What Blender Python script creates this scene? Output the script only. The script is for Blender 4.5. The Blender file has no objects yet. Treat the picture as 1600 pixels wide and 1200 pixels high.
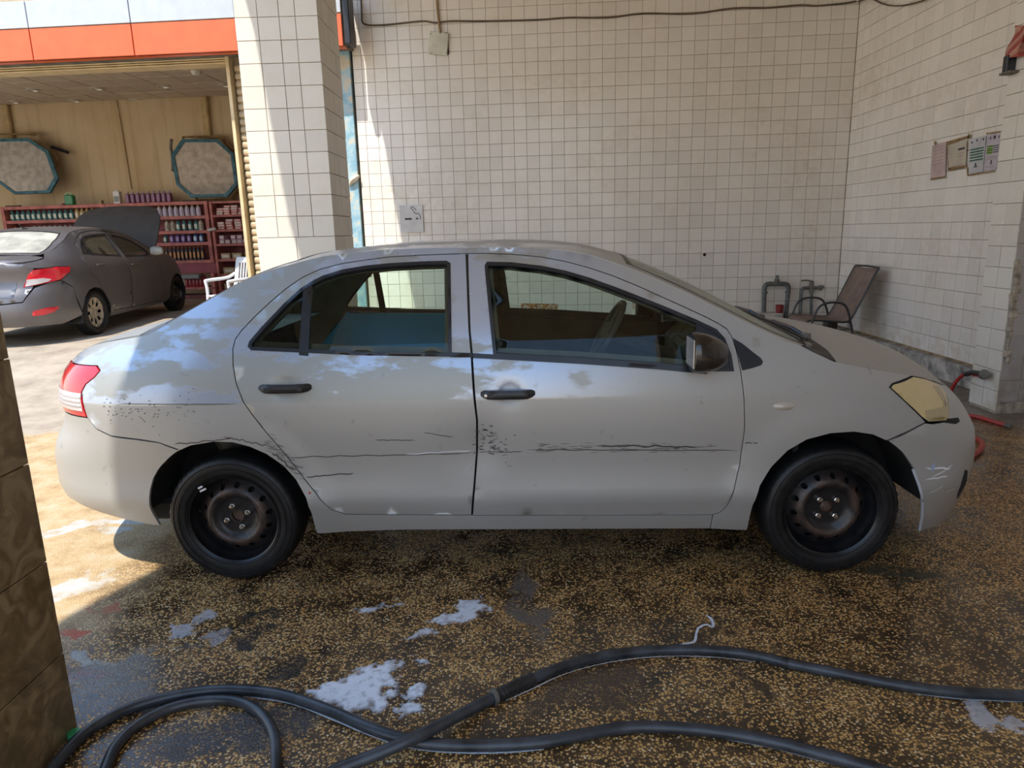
import bpy, bmesh, math, random
import numpy as np
from mathutils import Vector, Matrix, noise
from mathutils.geometry import delaunay_2d_cdt
random.seed(7)
SC = bpy.context.scene
COL = SC.collection
# ------------------------------------------------------------------ camera
H = 1.46
CAMR = ((0.99966773, 0.02343276, 0.01073929), (0.00542424, 0.21606568, -0.97636376), (-0.02519929, 0.9760976, 0.21586679))
cam_d = bpy.data.cameras.new('camera'); cam_d.lens = 1080/1600*36; cam_d.sensor_width = 36; cam_d.clip_start = .05; cam_d.clip_end = 200
cam = bpy.data.objects.new('camera', cam_d); COL.objects.link(cam)
mw = Matrix([list(r)+[0] for r in CAMR]+[[0, 0, 0, 1]]); mw.translation = (0, 0, H); cam.matrix_world = mw
SC.camera = cam
SC.view_settings.view_transform = 'Standard'; SC.view_settings.look = 'None'
SC.view_settings.exposure = 0.86; SC.view_settings.gamma = 1; SC.view_settings.use_curve_mapping = False
# ------------------------------------------------------------------ sky and sun
W = bpy.data.worlds.new('sky'); SC.world = W; W.use_nodes = True
nt = W.node_tree; nt.nodes.clear()
wo = nt.nodes.new('ShaderNodeOutputWorld'); bg = nt.nodes.new('ShaderNodeBackground'); tc = nt.nodes.new('ShaderNodeTexCoord')
sp = nt.nodes.new('ShaderNodeSeparateXYZ'); rp = nt.nodes.new('ShaderNodeValToRGB')
nt.links.new(tc.outputs['Generated'], sp.inputs[0]); nt.links.new(sp.outputs['Z'], rp.inputs[0]); nt.links.new(rp.outputs[0], bg.inputs[0]); nt.links.new(bg.outputs[0], wo.inputs[0])
e = rp.color_ramp.elements
e[0].position = 0.0; e[0].color = (.80, .74, .64, 1)
e[1].position = 1.0; e[1].color = (.22, .42, .80, 1)
q = e.new(.12); q.color = (.76, .78, .80, 1)
q = e.new(.45); q.color = (.36, .56, .86, 1)
bg.inputs[1].default_value = 1.30
sun_d = bpy.data.lights.new('sun', 'SUN'); sun_d.energy = 3.5; sun_d.angle = math.radians(.6); sun_d.color = (1, .94, .84)
sun = bpy.data.objects.new('sun', sun_d); COL.objects.link(sun)
KX, KY = .2, .5
sun.rotation_euler = Vector((KX, KY, -1)).to_track_quat('-Z', 'Y').to_euler()
sun.location = (-3, -4, 12)

# ------------------------------------------------------------------ pixel helpers: turn a traced point into a point on a real plane
def ray(x, y):
    d = ((x-800)/1080, -(y-600)/1080, -1.)
    return Vector([sum(CAMR[i][j]*d[j] for j in range(3)) for i in range(3)])
def at(x, y, Y):
    r = ray(x, y); return Vector((0, 0, H))+r*(Y/r.y)
def atx(x, y, X):
    r = ray(x, y); return Vector((0, 0, H))+r*(X/r.x)
def ground(x, y, z=0.):
    r = ray(x, y); return Vector((0, 0, H))+r*((z-H)/r.z)
YW = math.radians(3.7); NW = Vector((math.sin(YW), math.cos(YW), 0)); EW = Vector((math.cos(YW), -math.sin(YW), 0))
def aw(x, y, D):
    r = ray(x, y); return Vector((0, 0, H))+r*((NW.y*D)/r.dot(NW))
# ------------------------------------------------------------------ materials
MATS = {}
def nodes(name):
    m = bpy.data.materials.new(name); m.use_nodes = True
    n = m.node_tree; b = n.nodes['Principled BSDF']; MATS[name] = m
    return m, n, b
def N(n, t, **k):
    o = n.nodes.new(t)
    for a, v in k.items(): setattr(o, a, v)
    return o
def ramp(n, src, pts):
    r = N(n, 'ShaderNodeValToRGB'); e = r.color_ramp.elements
    e[0].position, e[0].color = pts[0][0], (*pts[0][1], 1); e[1].position, e[1].color = pts[-1][0], (*pts[-1][1], 1)
    for p, c in pts[1:-1]:
        q = e.new(p); q.color = (*c, 1)
    n.links.new(src, r.inputs[0]); return r.outputs[0]
def g3(v): return (v, v, v)
def wpos(n):
    return N(n, 'ShaderNodeNewGeometry').outputs['Position']
def noisef(n, vec, scale, detail=4, rough=.55):
    t = N(n, 'ShaderNodeTexNoise'); t.inputs['Scale'].default_value = scale; t.inputs['Detail'].default_value = detail; t.inputs['Roughness'].default_value = rough
    n.links.new(vec, t.inputs['Vector']); return t.outputs['Fac']
def mix(n, fac, a, b, mode='MIX'):
    m = N(n, 'ShaderNodeMix', data_type='RGBA', blend_type=mode)
    for i, s in ((0, fac), (6, a), (7, b)):
        if hasattr(s, 'type') or hasattr(s, 'links'): n.links.new(s, m.inputs[i])
        else: m.inputs[i].default_value = (*s, 1) if isinstance(s, tuple) else s
    return m.outputs[2]
def math_(n, op, a, b=0., c=None, clamp=False):
    m = N(n, 'ShaderNodeMath', operation=op, use_clamp=clamp)
    for i, s in enumerate((a, b) if c is None else (a, b, c)):
        if hasattr(s, 'links'): n.links.new(s, m.inputs[i])
        else: m.inputs[i].default_value = s
    return m.outputs[0]
def bump(n, b, h, strength=.3, dist=.01):
    k = N(n, 'ShaderNodeBump'); k.inputs['Strength'].default_value = strength; k.inputs['Distance'].default_value = dist
    n.links.new(h, k.inputs['Height']); n.links.new(k.outputs[0], b.inputs['Normal'])
def pbr(name, col, rough=.5, metal=0., var=.12, scale=6., bmp=0., coat=0., spec=.5, obj=False, var_rand=0., col2=None):
    m, n, b = nodes(name)
    vec = N(n, 'ShaderNodeTexCoord').outputs['Object'] if obj else wpos(n)
    f = noisef(n, vec, scale)
    c2 = col2 if col2 else tuple(max(0, c*(1-2*var)) for c in col)
    c1 = tuple(min(1, c*(1+var*.6)) for c in col)
    out = ramp(n, f, [(.3, c2), (.65, c1)])
    if var_rand:
        oi = N(n, 'ShaderNodeObjectInfo'); r = ramp(n, oi.outputs['Random'], [(0, g3(1-var_rand)), (1, g3(1))])
        out = mix(n, 1., out, r, 'MULTIPLY')
    n.links.new(out, b.inputs['Base Color'])
    b.inputs['Roughness'].default_value = rough; b.inputs['Metallic'].default_value = metal
    b.inputs['Coat Weight'].default_value = coat; b.inputs['Specular IOR Level'].default_value = spec
    if bmp: bump(n, b, noisef(n, vec, scale*6), bmp, .004)
    return m
def glass(name, tint, rough=.0, ior=1.45, film=None):
    """thin pane: tinted transparency with a fresnel reflection, optional dust film"""
    m = bpy.data.materials.new(name); m.use_nodes = True; n = m.node_tree; n.nodes.clear()
    o = N(n, 'ShaderNodeOutputMaterial'); t = N(n, 'ShaderNodeBsdfTransparent'); t.inputs[0].default_value = (*tint, 1)
    g = N(n, 'ShaderNodeBsdfGlossy'); g.inputs['Roughness'].default_value = rough; fr = N(n, 'ShaderNodeFresnel'); fr.inputs[0].default_value = ior
    mx = N(n, 'ShaderNodeMixShader'); n.links.new(fr.outputs[0], mx.inputs[0]); n.links.new(t.outputs[0], mx.inputs[1]); n.links.new(g.outputs[0], mx.inputs[2])
    out = mx.outputs[0]
    if film:
        d = N(n, 'ShaderNodeBsdfDiffuse'); d.inputs[0].default_value = (*film[0], 1)
        f = noisef(n, wpos(n), 5., 5)
        f2 = ramp(n, f, [(.3, g3(film[1]*.5)), (.7, g3(film[1]))])
        m2 = N(n, 'ShaderNodeMixShader'); n.links.new(f2, m2.inputs[0]); n.links.new(out, m2.inputs[1]); n.links.new(d.outputs[0], m2.inputs[2]); out = m2.outputs[0]
    n.links.new(out, o.inputs[0]); MATS[name] = m
    return m
# ------------------------------------------------------------------ object helpers
def tag(o, label=None, cat=None, group=None, kind=None):
    if label: o['label'] = label
    if cat: o['category'] = cat
    if group: o['group'] = group
    if kind: o['kind'] = kind
    return o
def empty(name, loc=(0, 0, 0), rz=0., label=None, cat=None, group=None, rx=0, ry=0, parent=None):
    o = bpy.data.objects.new(name, None); COL.objects.link(o); o.location = loc; o.rotation_euler = (rx, ry, rz); o.empty_display_size = .1
    o.parent = parent
    return tag(o, label, cat, group)
def M(name, vs, fs, mat, parent=None, smooth=False, label=None, kind=None, loc=None):
    me = bpy.data.meshes.new(name); me.from_pydata([tuple(v) for v in vs], [], fs)
    me.materials.append(mat)
    if smooth:
        me.polygons.foreach_set('use_smooth', [True]*len(me.polygons))
        if smooth != 'all':
            try: me.set_sharp_from_angle(angle=math.radians(38))
            except Exception: pass
    me.update()
    o = bpy.data.objects.new(name, me); COL.objects.link(o); o.parent = parent
    if loc is not None: o.location = loc
    if label: o['label'] = label
    if kind: o['kind'] = kind
    return o
def dup(o, parent=None, loc=None, rz=None):
    c = o.copy(); COL.objects.link(c); c.parent = parent
    if loc is not None: c.location = loc
    if rz is not None: c.rotation_euler.z = rz
    for ch in list(o.children): dup(ch, c)
    return c
def smooth_path(pts, n=6, closed=False):
    P = [Vector(p) for p in pts]
    if len(P) < 3: return P
    out = []
    L = len(P)
    rng = range(L if closed else L-1)
    for i in rng:
        p0 = P[(i-1) % L] if (closed or i > 0) else P[0]*2-P[1]
        p1 = P[i]; p2 = P[(i+1) % L]; p3 = P[(i+2) % L] if (closed or i+2 < L) else P[-1]*2-P[-2]
        for k in range(n):
            t = k/n
            out.append(.5*((2*p1)+(-p0+p2)*t+(2*p0-5*p1+4*p2-p3)*t*t+(-p0+3*p1-3*p2+p3)*t**3))
    if not closed: out.append(P[-1])
    return out
class MB:
    def __init__(s): s.v = []; s.f = []
    def add(s, vs, fs):
        k = len(s.v); s.v += [Vector(v) for v in vs]; s.f += [tuple(i+k for i in f) for f in fs]; return s
    def box(s, c, d, R=None, bev=0.):
        x, y, z = d[0]/2, d[1]/2, d[2]/2
        if bev > 0:
            b = min(bev, x*.9, y*.9, z*.9); vs = []
            for sx in (-1, 1):
                for sy in (-1, 1):
                    for sz in (-1, 1):
                        vs += [(sx*x, sy*(y-b), sz*(z-b)), (sx*(x-b), sy*y, sz*(z-b)), (sx*(x-b), sy*(y-b), sz*z)]
            bm = bmesh.new(); 
            for v in vs: bm.verts.new(v)
            r = bmesh.ops.convex_hull(bm, input=bm.verts)
            bmesh.ops.dissolve_limit(bm, angle_limit=.01, verts=bm.verts, edges=bm.edges)
            bm.verts.index_update(); vs = [v.co.copy() for v in bm.verts]; fs = [tuple(v.index for v in f.verts) for f in bm.faces]; bm.free()
        else:
            vs = [Vector((sx*x, sy*y, sz*z)) for sx in (-1, 1) for sy in (-1, 1) for sz in (-1, 1)]
            fs = [(0, 1, 3, 2), (4, 6, 7, 5), (0, 4, 5, 1), (2, 3, 7, 6), (0, 2, 6, 4), (1, 5, 7, 3)]
        c = Vector(c)
        return s.add([(R @ Vector(v) if R is not None else Vector(v))+c for v in vs], fs)
    def tube(s, pts, r, n=8, cap=True, closed=False):
        P = [Vector(p) for p in pts]; L = len(P)
        rr = r if callable(r) else (lambda t: r)
        up = Vector((0, 0, 1)); vs = []; a = None
        for i, p in enumerate(P):
            if closed: t = P[(i+1) % L]-P[i-1]
            else: t = P[min(i+1, L-1)]-P[max(i-1, 0)]
            t.normalize()
            if a is None:
                a = t.orthogonal() if abs(t.dot(up)) > .95 else t.cross(up)
            a = (a-t*a.dot(t)).normalized(); b = t.cross(a)
            R_ = rr(i/max(1, L-1))
            for k in range(n):
                an = 2*math.pi*k/n; vs.append(p+(a*math.cos(an)+b*math.sin(an))*R_)
        fs = []
        for i in range(L if closed else L-1):
            j = (i+1) % L
            for k in range(n): fs.append((i*n+k, i*n+(k+1) % n, j*n+(k+1) % n, j*n+k))
        if cap and not closed: fs += [tuple(reversed(range(n))), tuple((L-1)*n+k for k in range(n))]
        return s.add(vs, fs)
    def lathe(s, prof, n=24, axis='z', c=(0, 0, 0), sq=1., close=False):
        """prof: (radius, height); axis z or v(-y outward)"""
        vs = []
        for r, h in prof:
            for k in range(n):
                a = 2*math.pi*k/n
                if axis == 'z': vs.append(Vector((r*math.cos(a), r*math.sin(a)*sq, h)))
                elif axis == 'y': vs.append(Vector((r*math.cos(a), -h, r*math.sin(a))))
                else: vs.append(Vector((h, r*math.cos(a), r*math.sin(a))))
        fs = []
        L = len(prof)
        for i in range(L-1):
            for k in range(n): fs.append((i*n+k, i*n+(k+1) % n, (i+1)*n+(k+1) % n, (i+1)*n+k))
        if close: fs += [tuple(reversed(range(n))), tuple((L-1)*n+k for k in range(n))]
        c = Vector(c); return s.add([v+c for v in vs], fs)
    def prism(s, poly, d):
        """poly: list of 3D points (planar), extruded by vector d"""
        n = len(poly); P = [Vector(p) for p in poly]; D = Vector(d)
        return s.add(P+[p+D for p in P], [tuple(reversed(range(n))), tuple(range(n, 2*n))]+[(i, (i+1) % n, n+(i+1) % n, n+i) for i in range(n)])
    def build(s, name, mat, parent=None, smooth=False, label=None, kind=None, loc=None):
        return M(name, s.v, s.f, mat, parent, smooth, label, kind, loc)
# ------------------------------------------------------------------ shared materials
def tile_mat(name, base, grime, rough=.22, gk=.55):
    m, n, b = nodes(name); p = wpos(n)
    oi = N(n, 'ShaderNodeObjectInfo'); at_ = N(n, 'ShaderNodeAttribute'); at_.attribute_name = 'tint'
    r = math_(n, 'FRACT', math_(n, 'ADD', oi.outputs['Random'], at_.outputs['Fac']))
    c = ramp(n, r, [(0, tuple(x*.94 for x in base)), (.5, base), (1, tuple(min(1, x*1.03) for x in base))])
    f = noisef(n, p, 1.3, 6); f2 = noisef(n, p, 14, 5)
    k = math_(n, 'MULTIPLY', ramp(n, f, [(.42, g3(0)), (.7, g3(1))]), ramp(n, f2, [(.35, g3(.15)), (.75, g3(1))]))
    sepz = N(n, 'ShaderNodeSeparateXYZ'); n.links.new(p, sepz.inputs[0])
    low = math_(n, 'MULTIPLY', ramp(n, math_(n, 'MULTIPLY', sepz.outputs['Z'], 1.0), [(0, g3(.9)), (.55, g3(0))]), ramp(n, noisef(n, p, 9, 6), [(.42, g3(0)), (.62, g3(1))]))
    k = math_(n, 'MAXIMUM', math_(n, 'MULTIPLY', k, gk), low)
    n.links.new(mix(n, k, c, grime), b.inputs['Base Color'])
    b.inputs['Roughness'].default_value = rough
    bump(n, b, noisef(n, p, 3, 2), .05, .02)
    return m
m_tile = tile_mat('glazed_tile', (.77, .73, .675), (.55, .45, .32))
m_tile2 = tile_mat('pillar_tile', (.70, .665, .60), (.52, .44, .30), .25, .4)
m_tile_grey = tile_mat('grey_tile', (.40, .37, .35), (.25, .2, .15), .35, .5)
m_grout = pbr('brown_grout', (.36, .25, .14), .9, var=.3, scale=9)
m_cement = pbr('rough_cement', (.42, .36, .28), .95, var=.3, scale=14, bmp=.5)
m_black = pbr('black_plastic', (.022, .022, .024), .42, var=.2, scale=20)
m_satin = pbr('satin_black_trim', (.018, .02, .026), .32, var=.15, scale=8)
m_dark = pbr('dark_lining', (.012, .012, .012), .9, var=.2)
# ================================================================== GROUND
def ell(n, vec, cx, cy, rx, ry, rot=0.):
    mp = N(n, 'ShaderNodeMapping', vector_type='TEXTURE'); mp.inputs['Location'].default_value = (cx, cy, 0); mp.inputs['Rotation'].default_value = (0, 0, rot); mp.inputs['Scale'].default_value = (rx, ry, 1000)
    n.links.new(vec, mp.inputs['Vector'])
    L = N(n, 'ShaderNodeVectorMath', operation='LENGTH'); n.links.new(mp.outputs[0], L.inputs[0])
    return ramp(n, L.outputs['Value'], [(.66, g3(1)), (1., g3(0))])
def ground_mat():
    m, n, b = nodes('pebble_floor'); p = wpos(n)
    nz = N(n, 'ShaderNodeTexNoise'); nz.inputs['Scale'].default_value = 5; nz.inputs['Detail'].default_value = 6; n.links.new(p, nz.inputs['Vector'])
    dv = N(n, 'ShaderNodeVectorMath', operation='MULTIPLY_ADD'); n.links.new(nz.outputs['Color'], dv.inputs[0]); dv.inputs[1].default_value = (.5, .5, 0); n.links.new(p, dv.inputs[2])
    sub = N(n, 'ShaderNodeVectorMath', operation='SUBTRACT'); n.links.new(dv.outputs[0], sub.inputs[0]); sub.inputs[1].default_value = (.25, .25, 0)
    wp = sub.outputs[0]
    vo = N(n, 'ShaderNodeTexVoronoi', feature='F1'); vo.inputs['Scale'].default_value = 120; vo.inputs['Randomness'].default_value = .9; n.links.new(p, vo.inputs['Vector'])
    sepc = N(n, 'ShaderNodeSeparateColor'); n.links.new(vo.outputs['Color'], sepc.inputs[0])
    big = noisef(n, p, 1.6, 7, .6); mid = noisef(n, p, 6.5, 6, .65)
    wear = math_(n, 'ADD', math_(n, 'MULTIPLY', big, .5), math_(n, 'MULTIPLY', mid, .5))     # 0..1 around .5
    wearr = ramp(n, wear, [(.40, g3(0)), (.55, g3(1))])
    # a cell is a pebble when its random value is under the density
    dens = math_(n, 'MULTIPLY_ADD', wearr, .62, .28)
    isp = math_(n, 'LESS_THAN', sepc.outputs[0], dens)
    shape = ramp(n, vo.outputs['Distance'], [(.36, g3(1)), (.60, g3(0))])
    peb = math_(n, 'MULTIPLY', isp, shape)
    pc = ramp(n, sepc.outputs[1], [(0, (.42, .215, .06)), (.55, (.70, .40, .125)), (.9, (.80, .54, .23)), (1, (.82, .68, .44))])
    mtx = ramp(n, mid, [(.3, (.030, .020, .012)), (.55, (.10, .060, .028)), (.8, (.22, .145, .07))])
    indoor = mix(n, peb, mtx, pc)
    # dry, sun bleached surface outside the bay
    sx = N(n, 'ShaderNodeSeparateXYZ'); n.links.new(wp, sx.inputs[0])
    dry = ramp(n, mid, [(.3, (.30, .19, .09)), (.5, (.44, .30, .15)), (.75, (.52, .43, .31))])
    drypeb = mix(n, math_(n, 'MULTIPLY', peb, .55), dry, (.56, .42, .24))
    outx = ramp(n, math_(n, 'MULTIPLY_ADD', sx.outputs['X'], -1., -1.55), [(0, g3(0)), (.35, g3(1))])
    base = mix(n, outx, indoor, drypeb)
    # pale concrete road farther off
    conc = ramp(n, noisef(n, p, 3.2, 8, .65), [(.3, (.25, .20, .15)), (.55, (.40, .33, .25)), (.8, (.47, .40, .31))])
    fy = ramp(n, math_(n, 'SUBTRACT', sx.outputs['Y'], 5.15), [(0, g3(0)), (.12, g3(1))])
    base = mix(n, math_(n, 'MULTIPLY', fy, outx), base, conc)
    # bare floor along the foot of the right wall
    fr = ramp(n, math_(n, 'SUBTRACT', math_(n, 'MULTIPLY_ADD', sx.outputs['Y'], .9, sx.outputs['X']), 7.55), [(0, g3(0)), (.5, g3(.85))])
    base = mix(n, math_(n, 'MULTIPLY', fr, math_(n, 'SUBTRACT', 1., outx)), base, mix(n, mid, (.10, .085, .07), (.22, .19, .16)))
    # cement repairs, paint
    for px, py, rx, ry, rot, col in ((118, 918, .15, .075, .3, (.5, .5, .48)), (110, 828, .18, .06, .1, (.5, .5, .48)), (195, 815, .25, .06, .05, (.45, .46, .45)), (165, 835, .1, .05, 0, (.45, .46, .44)),
                                     (125, 1072, .075, .05, 0, (.55, .07, .03)), (122, 985, .06, .05, .4, (.45, .08, .03)), (150, 955, .07, .03, .3, (.4, .1, .05)),
                                     (190, 1050, .17, .2, 0, (.16, .17, .17)), (122, 1035, .08, .06, 0, (.34, .37, .36)), (225, 1105, .3, .09, .2, (.13, .14, .155)),
                                     (330, 1000, .10, .05, .4, (.33, .33, .36)), (280, 985, .05, .02, .4, (.38, .38, .42)), (395, 975, .05, .05, 0, (.02, .018, .016)), (400, 1000, .07, .035, .3, (.02, .018, .016)), (430, 1055, .11, .07, 0, (.025, .02, .017)),
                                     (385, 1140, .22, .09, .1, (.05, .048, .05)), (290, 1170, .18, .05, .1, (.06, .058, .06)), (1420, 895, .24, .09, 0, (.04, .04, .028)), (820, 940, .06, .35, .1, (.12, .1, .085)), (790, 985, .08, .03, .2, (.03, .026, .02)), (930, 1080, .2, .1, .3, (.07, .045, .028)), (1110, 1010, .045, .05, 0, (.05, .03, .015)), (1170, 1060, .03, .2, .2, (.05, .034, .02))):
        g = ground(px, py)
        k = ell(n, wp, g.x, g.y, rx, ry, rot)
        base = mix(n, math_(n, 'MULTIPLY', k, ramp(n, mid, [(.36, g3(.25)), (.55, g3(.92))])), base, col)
    n.links.new(base, b.inputs['Base Color'])
    wet = ramp(n, big, [(.36, g3(.10)), (.5, g3(.30)), (.66, g3(.55))])
    n.links.new(mix(n, outx, wet, g3(.8)), b.inputs['Roughness'])
    hgt = math_(n, 'ADD', math_(n, 'MULTIPLY', peb, .35), math_(n, 'MULTIPLY', mid, 1.0))
    bump(n, b, hgt, .35, .012)
    return m
m_ground = ground_mat()
def gz(x, y):
    if x > -2.15: k = 0.
    else: k = min(1, (-2.15-x)/1.2)
    t = min(1, max(0, (y-5.2)/3.4)); r = .25*t*t*(3-2*t)+.035*min(1, max(0, (y-9.)/2.6))
    return r*k
vs, fs = [], []
XS = [-16, -13, -11]+[-10+.4*i for i in range(19)]+[-2.6, -2.4, -2.2, -1.9, -1, 0, 1, 2, 3, 4, 5, 7, 10]; YS = [-9, -6, -3, 0, 1, 2, 3, 4, 5]+[5.2+.2*i for i in range(36)]+[12.6, 13, 14, 16]
for y in YS:
    for x in XS: vs.append((x, y, gz(x, y)))
nx = len(XS)
for j in range(len(YS)-1):
    for i in range(nx-1): fs.append((j*nx+i, j*nx+i+1, (j+1)*nx+i+1, (j+1)*nx+i))
floor = M('floor', vs, fs, m_ground, smooth='all'); tag(floor, kind='structure')

# ================================================================== TILED SURFACES
TILE_MESH = {}
def tile_mesh(w, h, mat, t=.009):
    k = (round(w, 3), round(h, 3), mat.name)
    if k in TILE_MESH: return TILE_MESH[k]
    c = .0020; g = .0017; W_, H_ = w/2-g, h/2-g
    vs = [(-W_, -H_, 0), (W_, -H_, 0), (W_, H_, 0), (-W_, H_, 0), (-W_, -H_, t-c), (W_, -H_, t-c), (W_, H_, t-c), (-W_, H_, t-c), (-W_+c, -H_+c, t), (W_-c, -H_+c, t), (W_-c, H_-c, t), (-W_+c, H_-c, t)]
    fs = [(8, 9, 10, 11)]+[(i, (i+1) % 4, 4+(i+1) % 4, 4+i) for i in range(4)]+[(4+i, 4+(i+1) % 4, 8+(i+1) % 4, 8+i) for i in range(4)]
    me = bpy.data.meshes.new('tile'); me.from_pydata(vs, [], fs); me.materials.append(mat); me.update()
    TILE_MESH[k] = (me, vs, fs); return TILE_MESH[k]
def tiles(parent, org, e, nrm, cols, rows, mat, limit=300, skip=lambda c, z: False, eye=Vector((0, 0, H)), seen=lambda p: True, altmat=None, jit=.0012):
    """cols: edges along e, rows: edges in z; nearest seen tiles are objects, the rest one mesh"""
    up = Vector((0, 0, 1)); B = Matrix((e, up, nrm)).transposed()
    L = []
    for i in range(len(cols)-1):
        for j in range(len(rows)-1):
            c = (cols[i]+cols[i+1])/2; z = (rows[j]+rows[j+1])/2
            if skip(c, z): continue
            p = org+e*c; p = Vector((p.x, p.y, z))
            v = p-eye; area = abs(v.normalized().dot(nrm))/max(.1, (p-eye).length_squared)
            L.append(((0 if seen(p) else 1), -area, p, cols[i+1]-cols[i], rows[j+1]-rows[j]))
    L.sort(key=lambda a: (a[0], a[1])); rest = MB(); tint = []
    for k, (s_, a_, p, w, h) in enumerate(L):
        mt = mat if altmat is None else altmat(p)
        me, vs, fs = tile_mesh(w, h, mt)
        R = Matrix.Rotation(random.gauss(0, .0022), 3, 'X') @ Matrix.Rotation(random.gauss(0, .0022), 3, 'Y')
        q = p+nrm*(random.uniform(-jit, jit)-.004)
        if k < limit and s_ == 0:
            o = bpy.data.objects.new('tile', me); COL.objects.link(o); o.parent = parent
            m4 = (B @ R).to_4x4(); m4.translation = q
            o.matrix_local = parent.matrix_basis.inverted() @ m4
        else:
            rest.add([q+B @ (R @ Vector(v)) for v in vs], fs); tint += [random.random()]*len(vs)
    if rest.v:
        o = rest.build('tile_field', mat, parent, kind='stuff')
        a = o.data.attributes.new('tint', 'FLOAT', 'POINT'); a.data.foreach_set('value', tint)
def inview(p, m=20):
    c = [sum(CAMR[i][j]*(p[i]-(0, 0, H)[i]) for i in range(3)) for j in range(3)]
    if c[2] > -.2: return False
    x = 800+1080*c[0]/-c[2]; y = 600-1080*c[1]/-c[2]
    return -m < x < 1600+m and -m < y < 1200+m and not (200 < x < 1400 and y > 540)
P_ = .1547
def edges(a, b, p): return [a+p*i for i in range(int(round((b-a)/p))+1)]
# back wall
Wb = NW*NW.y*9.0
def bwpt(x): # point on the back wall plane with world X = x
    return Vector((x, 9.0-(x)*math.tan(YW), 0))
o0 = bwpt(-1.955); o1 = bwpt(4.02); Lw = (o1-o0).length
wall_back = MB().prism([o0+NW*.012, o1+EW*.3+NW*.012, o1+EW*.3+NW*.3, o0+NW*.3], (0, 0, 5.2)).build('wall_back', m_grout); tag(wall_back, kind='structure')
rows_b = edges(.046, .046+P_*32, P_)
skipb = lambda c, z: False
tiles(wall_back, o0+NW*.008, EW, -NW, [0]+[Lw-P_*k for k in range(int(Lw/P_), -1, -1)], rows_b, m_tile, seen=inview)
# right wall
XR = 4.02
wall_right = MB().box((XR+.162, 7.1, 2.55), (.3, 3.95, 5.3)).build('wall_right', m_grout); tag(wall_right, kind='structure')
yc = 9.0-XR*math.tan(YW)
tiles(wall_right, Vector((XR+.008, yc, 0)), Vector((0, -1, 0)), Vector((-1, 0, 0)), edges(0, P_*22, P_), [.20]+edges(.046+2*P_, .046+P_*32, P_), m_tile, seen=inview)
skirt = MB().box((XR-.02, 6.9, .09), (.07, 3.6, .18)).build('baseboard_right', pbr('worn_render', (.42, .39, .35), .9, var=.35, scale=9, bmp=.6)); tag(skirt, kind='structure')
# stepped pier that ends the right wall
pier = MB().box((3.80+.012, 5.30, 2.6), (.34, .31, 5.2)).build('wall_pier', m_cement); tag(pier, kind='structure')
prow = edges(.02, .02+P_*33, P_)
tiles(pier, Vector((3.638, 5.457, 0)), Vector((0, -1, 0)), Vector((-1, 0, 0)), [0, .1575, .315], prow, m_tile2, seen=lambda p: inview(p, 60))
tiles(pier, Vector((3.642, 5.146, 0)), Vector((1, 0, 0)), Vector((0, -1, 0)), [0, .1547, .215], [.09+.17*i for i in range(28)], m_tile_grey, seen=lambda p: inview(p, 60))
wing = MB().box((4.01, 3.0, 2.6), (.30, 4.28, 5.2)).build('wall_wing', m_grout); tag(wing, kind='structure')
tiles(wing, Vector((3.858, 5.14, 0)), Vector((0, -1, 0)), Vector((-1, 0, 0)), edges(0, P_*26, P_), [.17*i for i in range(28)], m_tile, limit=60, seen=lambda p: inview(p, 60))
wr2 = MB().box((4.01, -.52, 2.4), (.30, 2.76, 4.7)).build('wall_added_wing', MATS['added_wall'] if 'added_wall' in MATS else pbr('added_wall', (.62, .57, .50), .6)); tag(wr2, kind='structure')  # unseen wing extension, added to keep light off the car's front
wf_ = MB().box((2.85, -1.82, 2.4), (2.62, .2, 4.7)).build('wall_added_front', MATS['added_wall']); tag(wf_, kind='structure')  # unseen wall behind the camera, added to shade the car's front
# broken mortar edge of the pier
mb = MB()
for (z0, z1, w) in ((.74, 1.16, .05), (.40, .74, .03)):
    k = 7
    for i in range(k):
        za = z0+(z1-z0)*i/k; hh = (z1-z0)/k
        mb.box((3.66+random.uniform(-.01, .01), 5.128+random.uniform(-.004, .004), za+hh/2), (w+random.uniform(-.015, .02), .03, hh*1.05), Matrix.Rotation(random.uniform(-.2, .2), 3, 'Y'), .006)
mb.build('broken_edge', m_cement, pier)
# middle pillar
PX0, PX1, PY0, PY1 = -1.984, -1.384, 5.4, 6.0
pillar = MB().box(((PX0+PX1)/2, (PY0+PY1)/2, 2.4), (PX1-PX0-.02, PY1-PY0-.02, 4.8)).build('pillar_middle', m_grout); tag(pillar, kind='structure')
prow2 = [1.457+.1547*i for i in range(21)]
tiles(pillar, Vector((PX0, PY0+.006, 0)), Vector((1, 0, 0)), Vector((0, -1, 0)), [0, .166, .321, .437, .6], prow2, m_tile2, seen=lambda p: inview(p, 60))
tiles(pillar, Vector((PX1-.006, PY0, 0)), Vector((0, 1, 0)), Vector((1, 0, 0)), [0, .155, .31, .455, .6], prow2, m_tile2, seen=lambda p: inview(p, 60))
big = [0.01, .29, .58, .87, 1.165, 1.457]
tiles(pillar, Vector((PX0, PY0+.006, 0)), Vector((1, 0, 0)), Vector((0, -1, 0)), [0, .3, .6], big, m_tile2, seen=lambda p: inview(p, 60))
tiles(pillar, Vector((PX1-.006, PY0, 0)), Vector((0, 1, 0)), Vector((1, 0, 0)), [0, .3, .6], big, m_tile2, seen=lambda p: inview(p, 60))
tiles(pillar, Vector((PX0+.006, PY1, 0)), Vector((0, -1, 0)), Vector((-1, 0, 0)), [0, .155, .31, .455, .6], prow2, m_tile2, limit=0)
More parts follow.
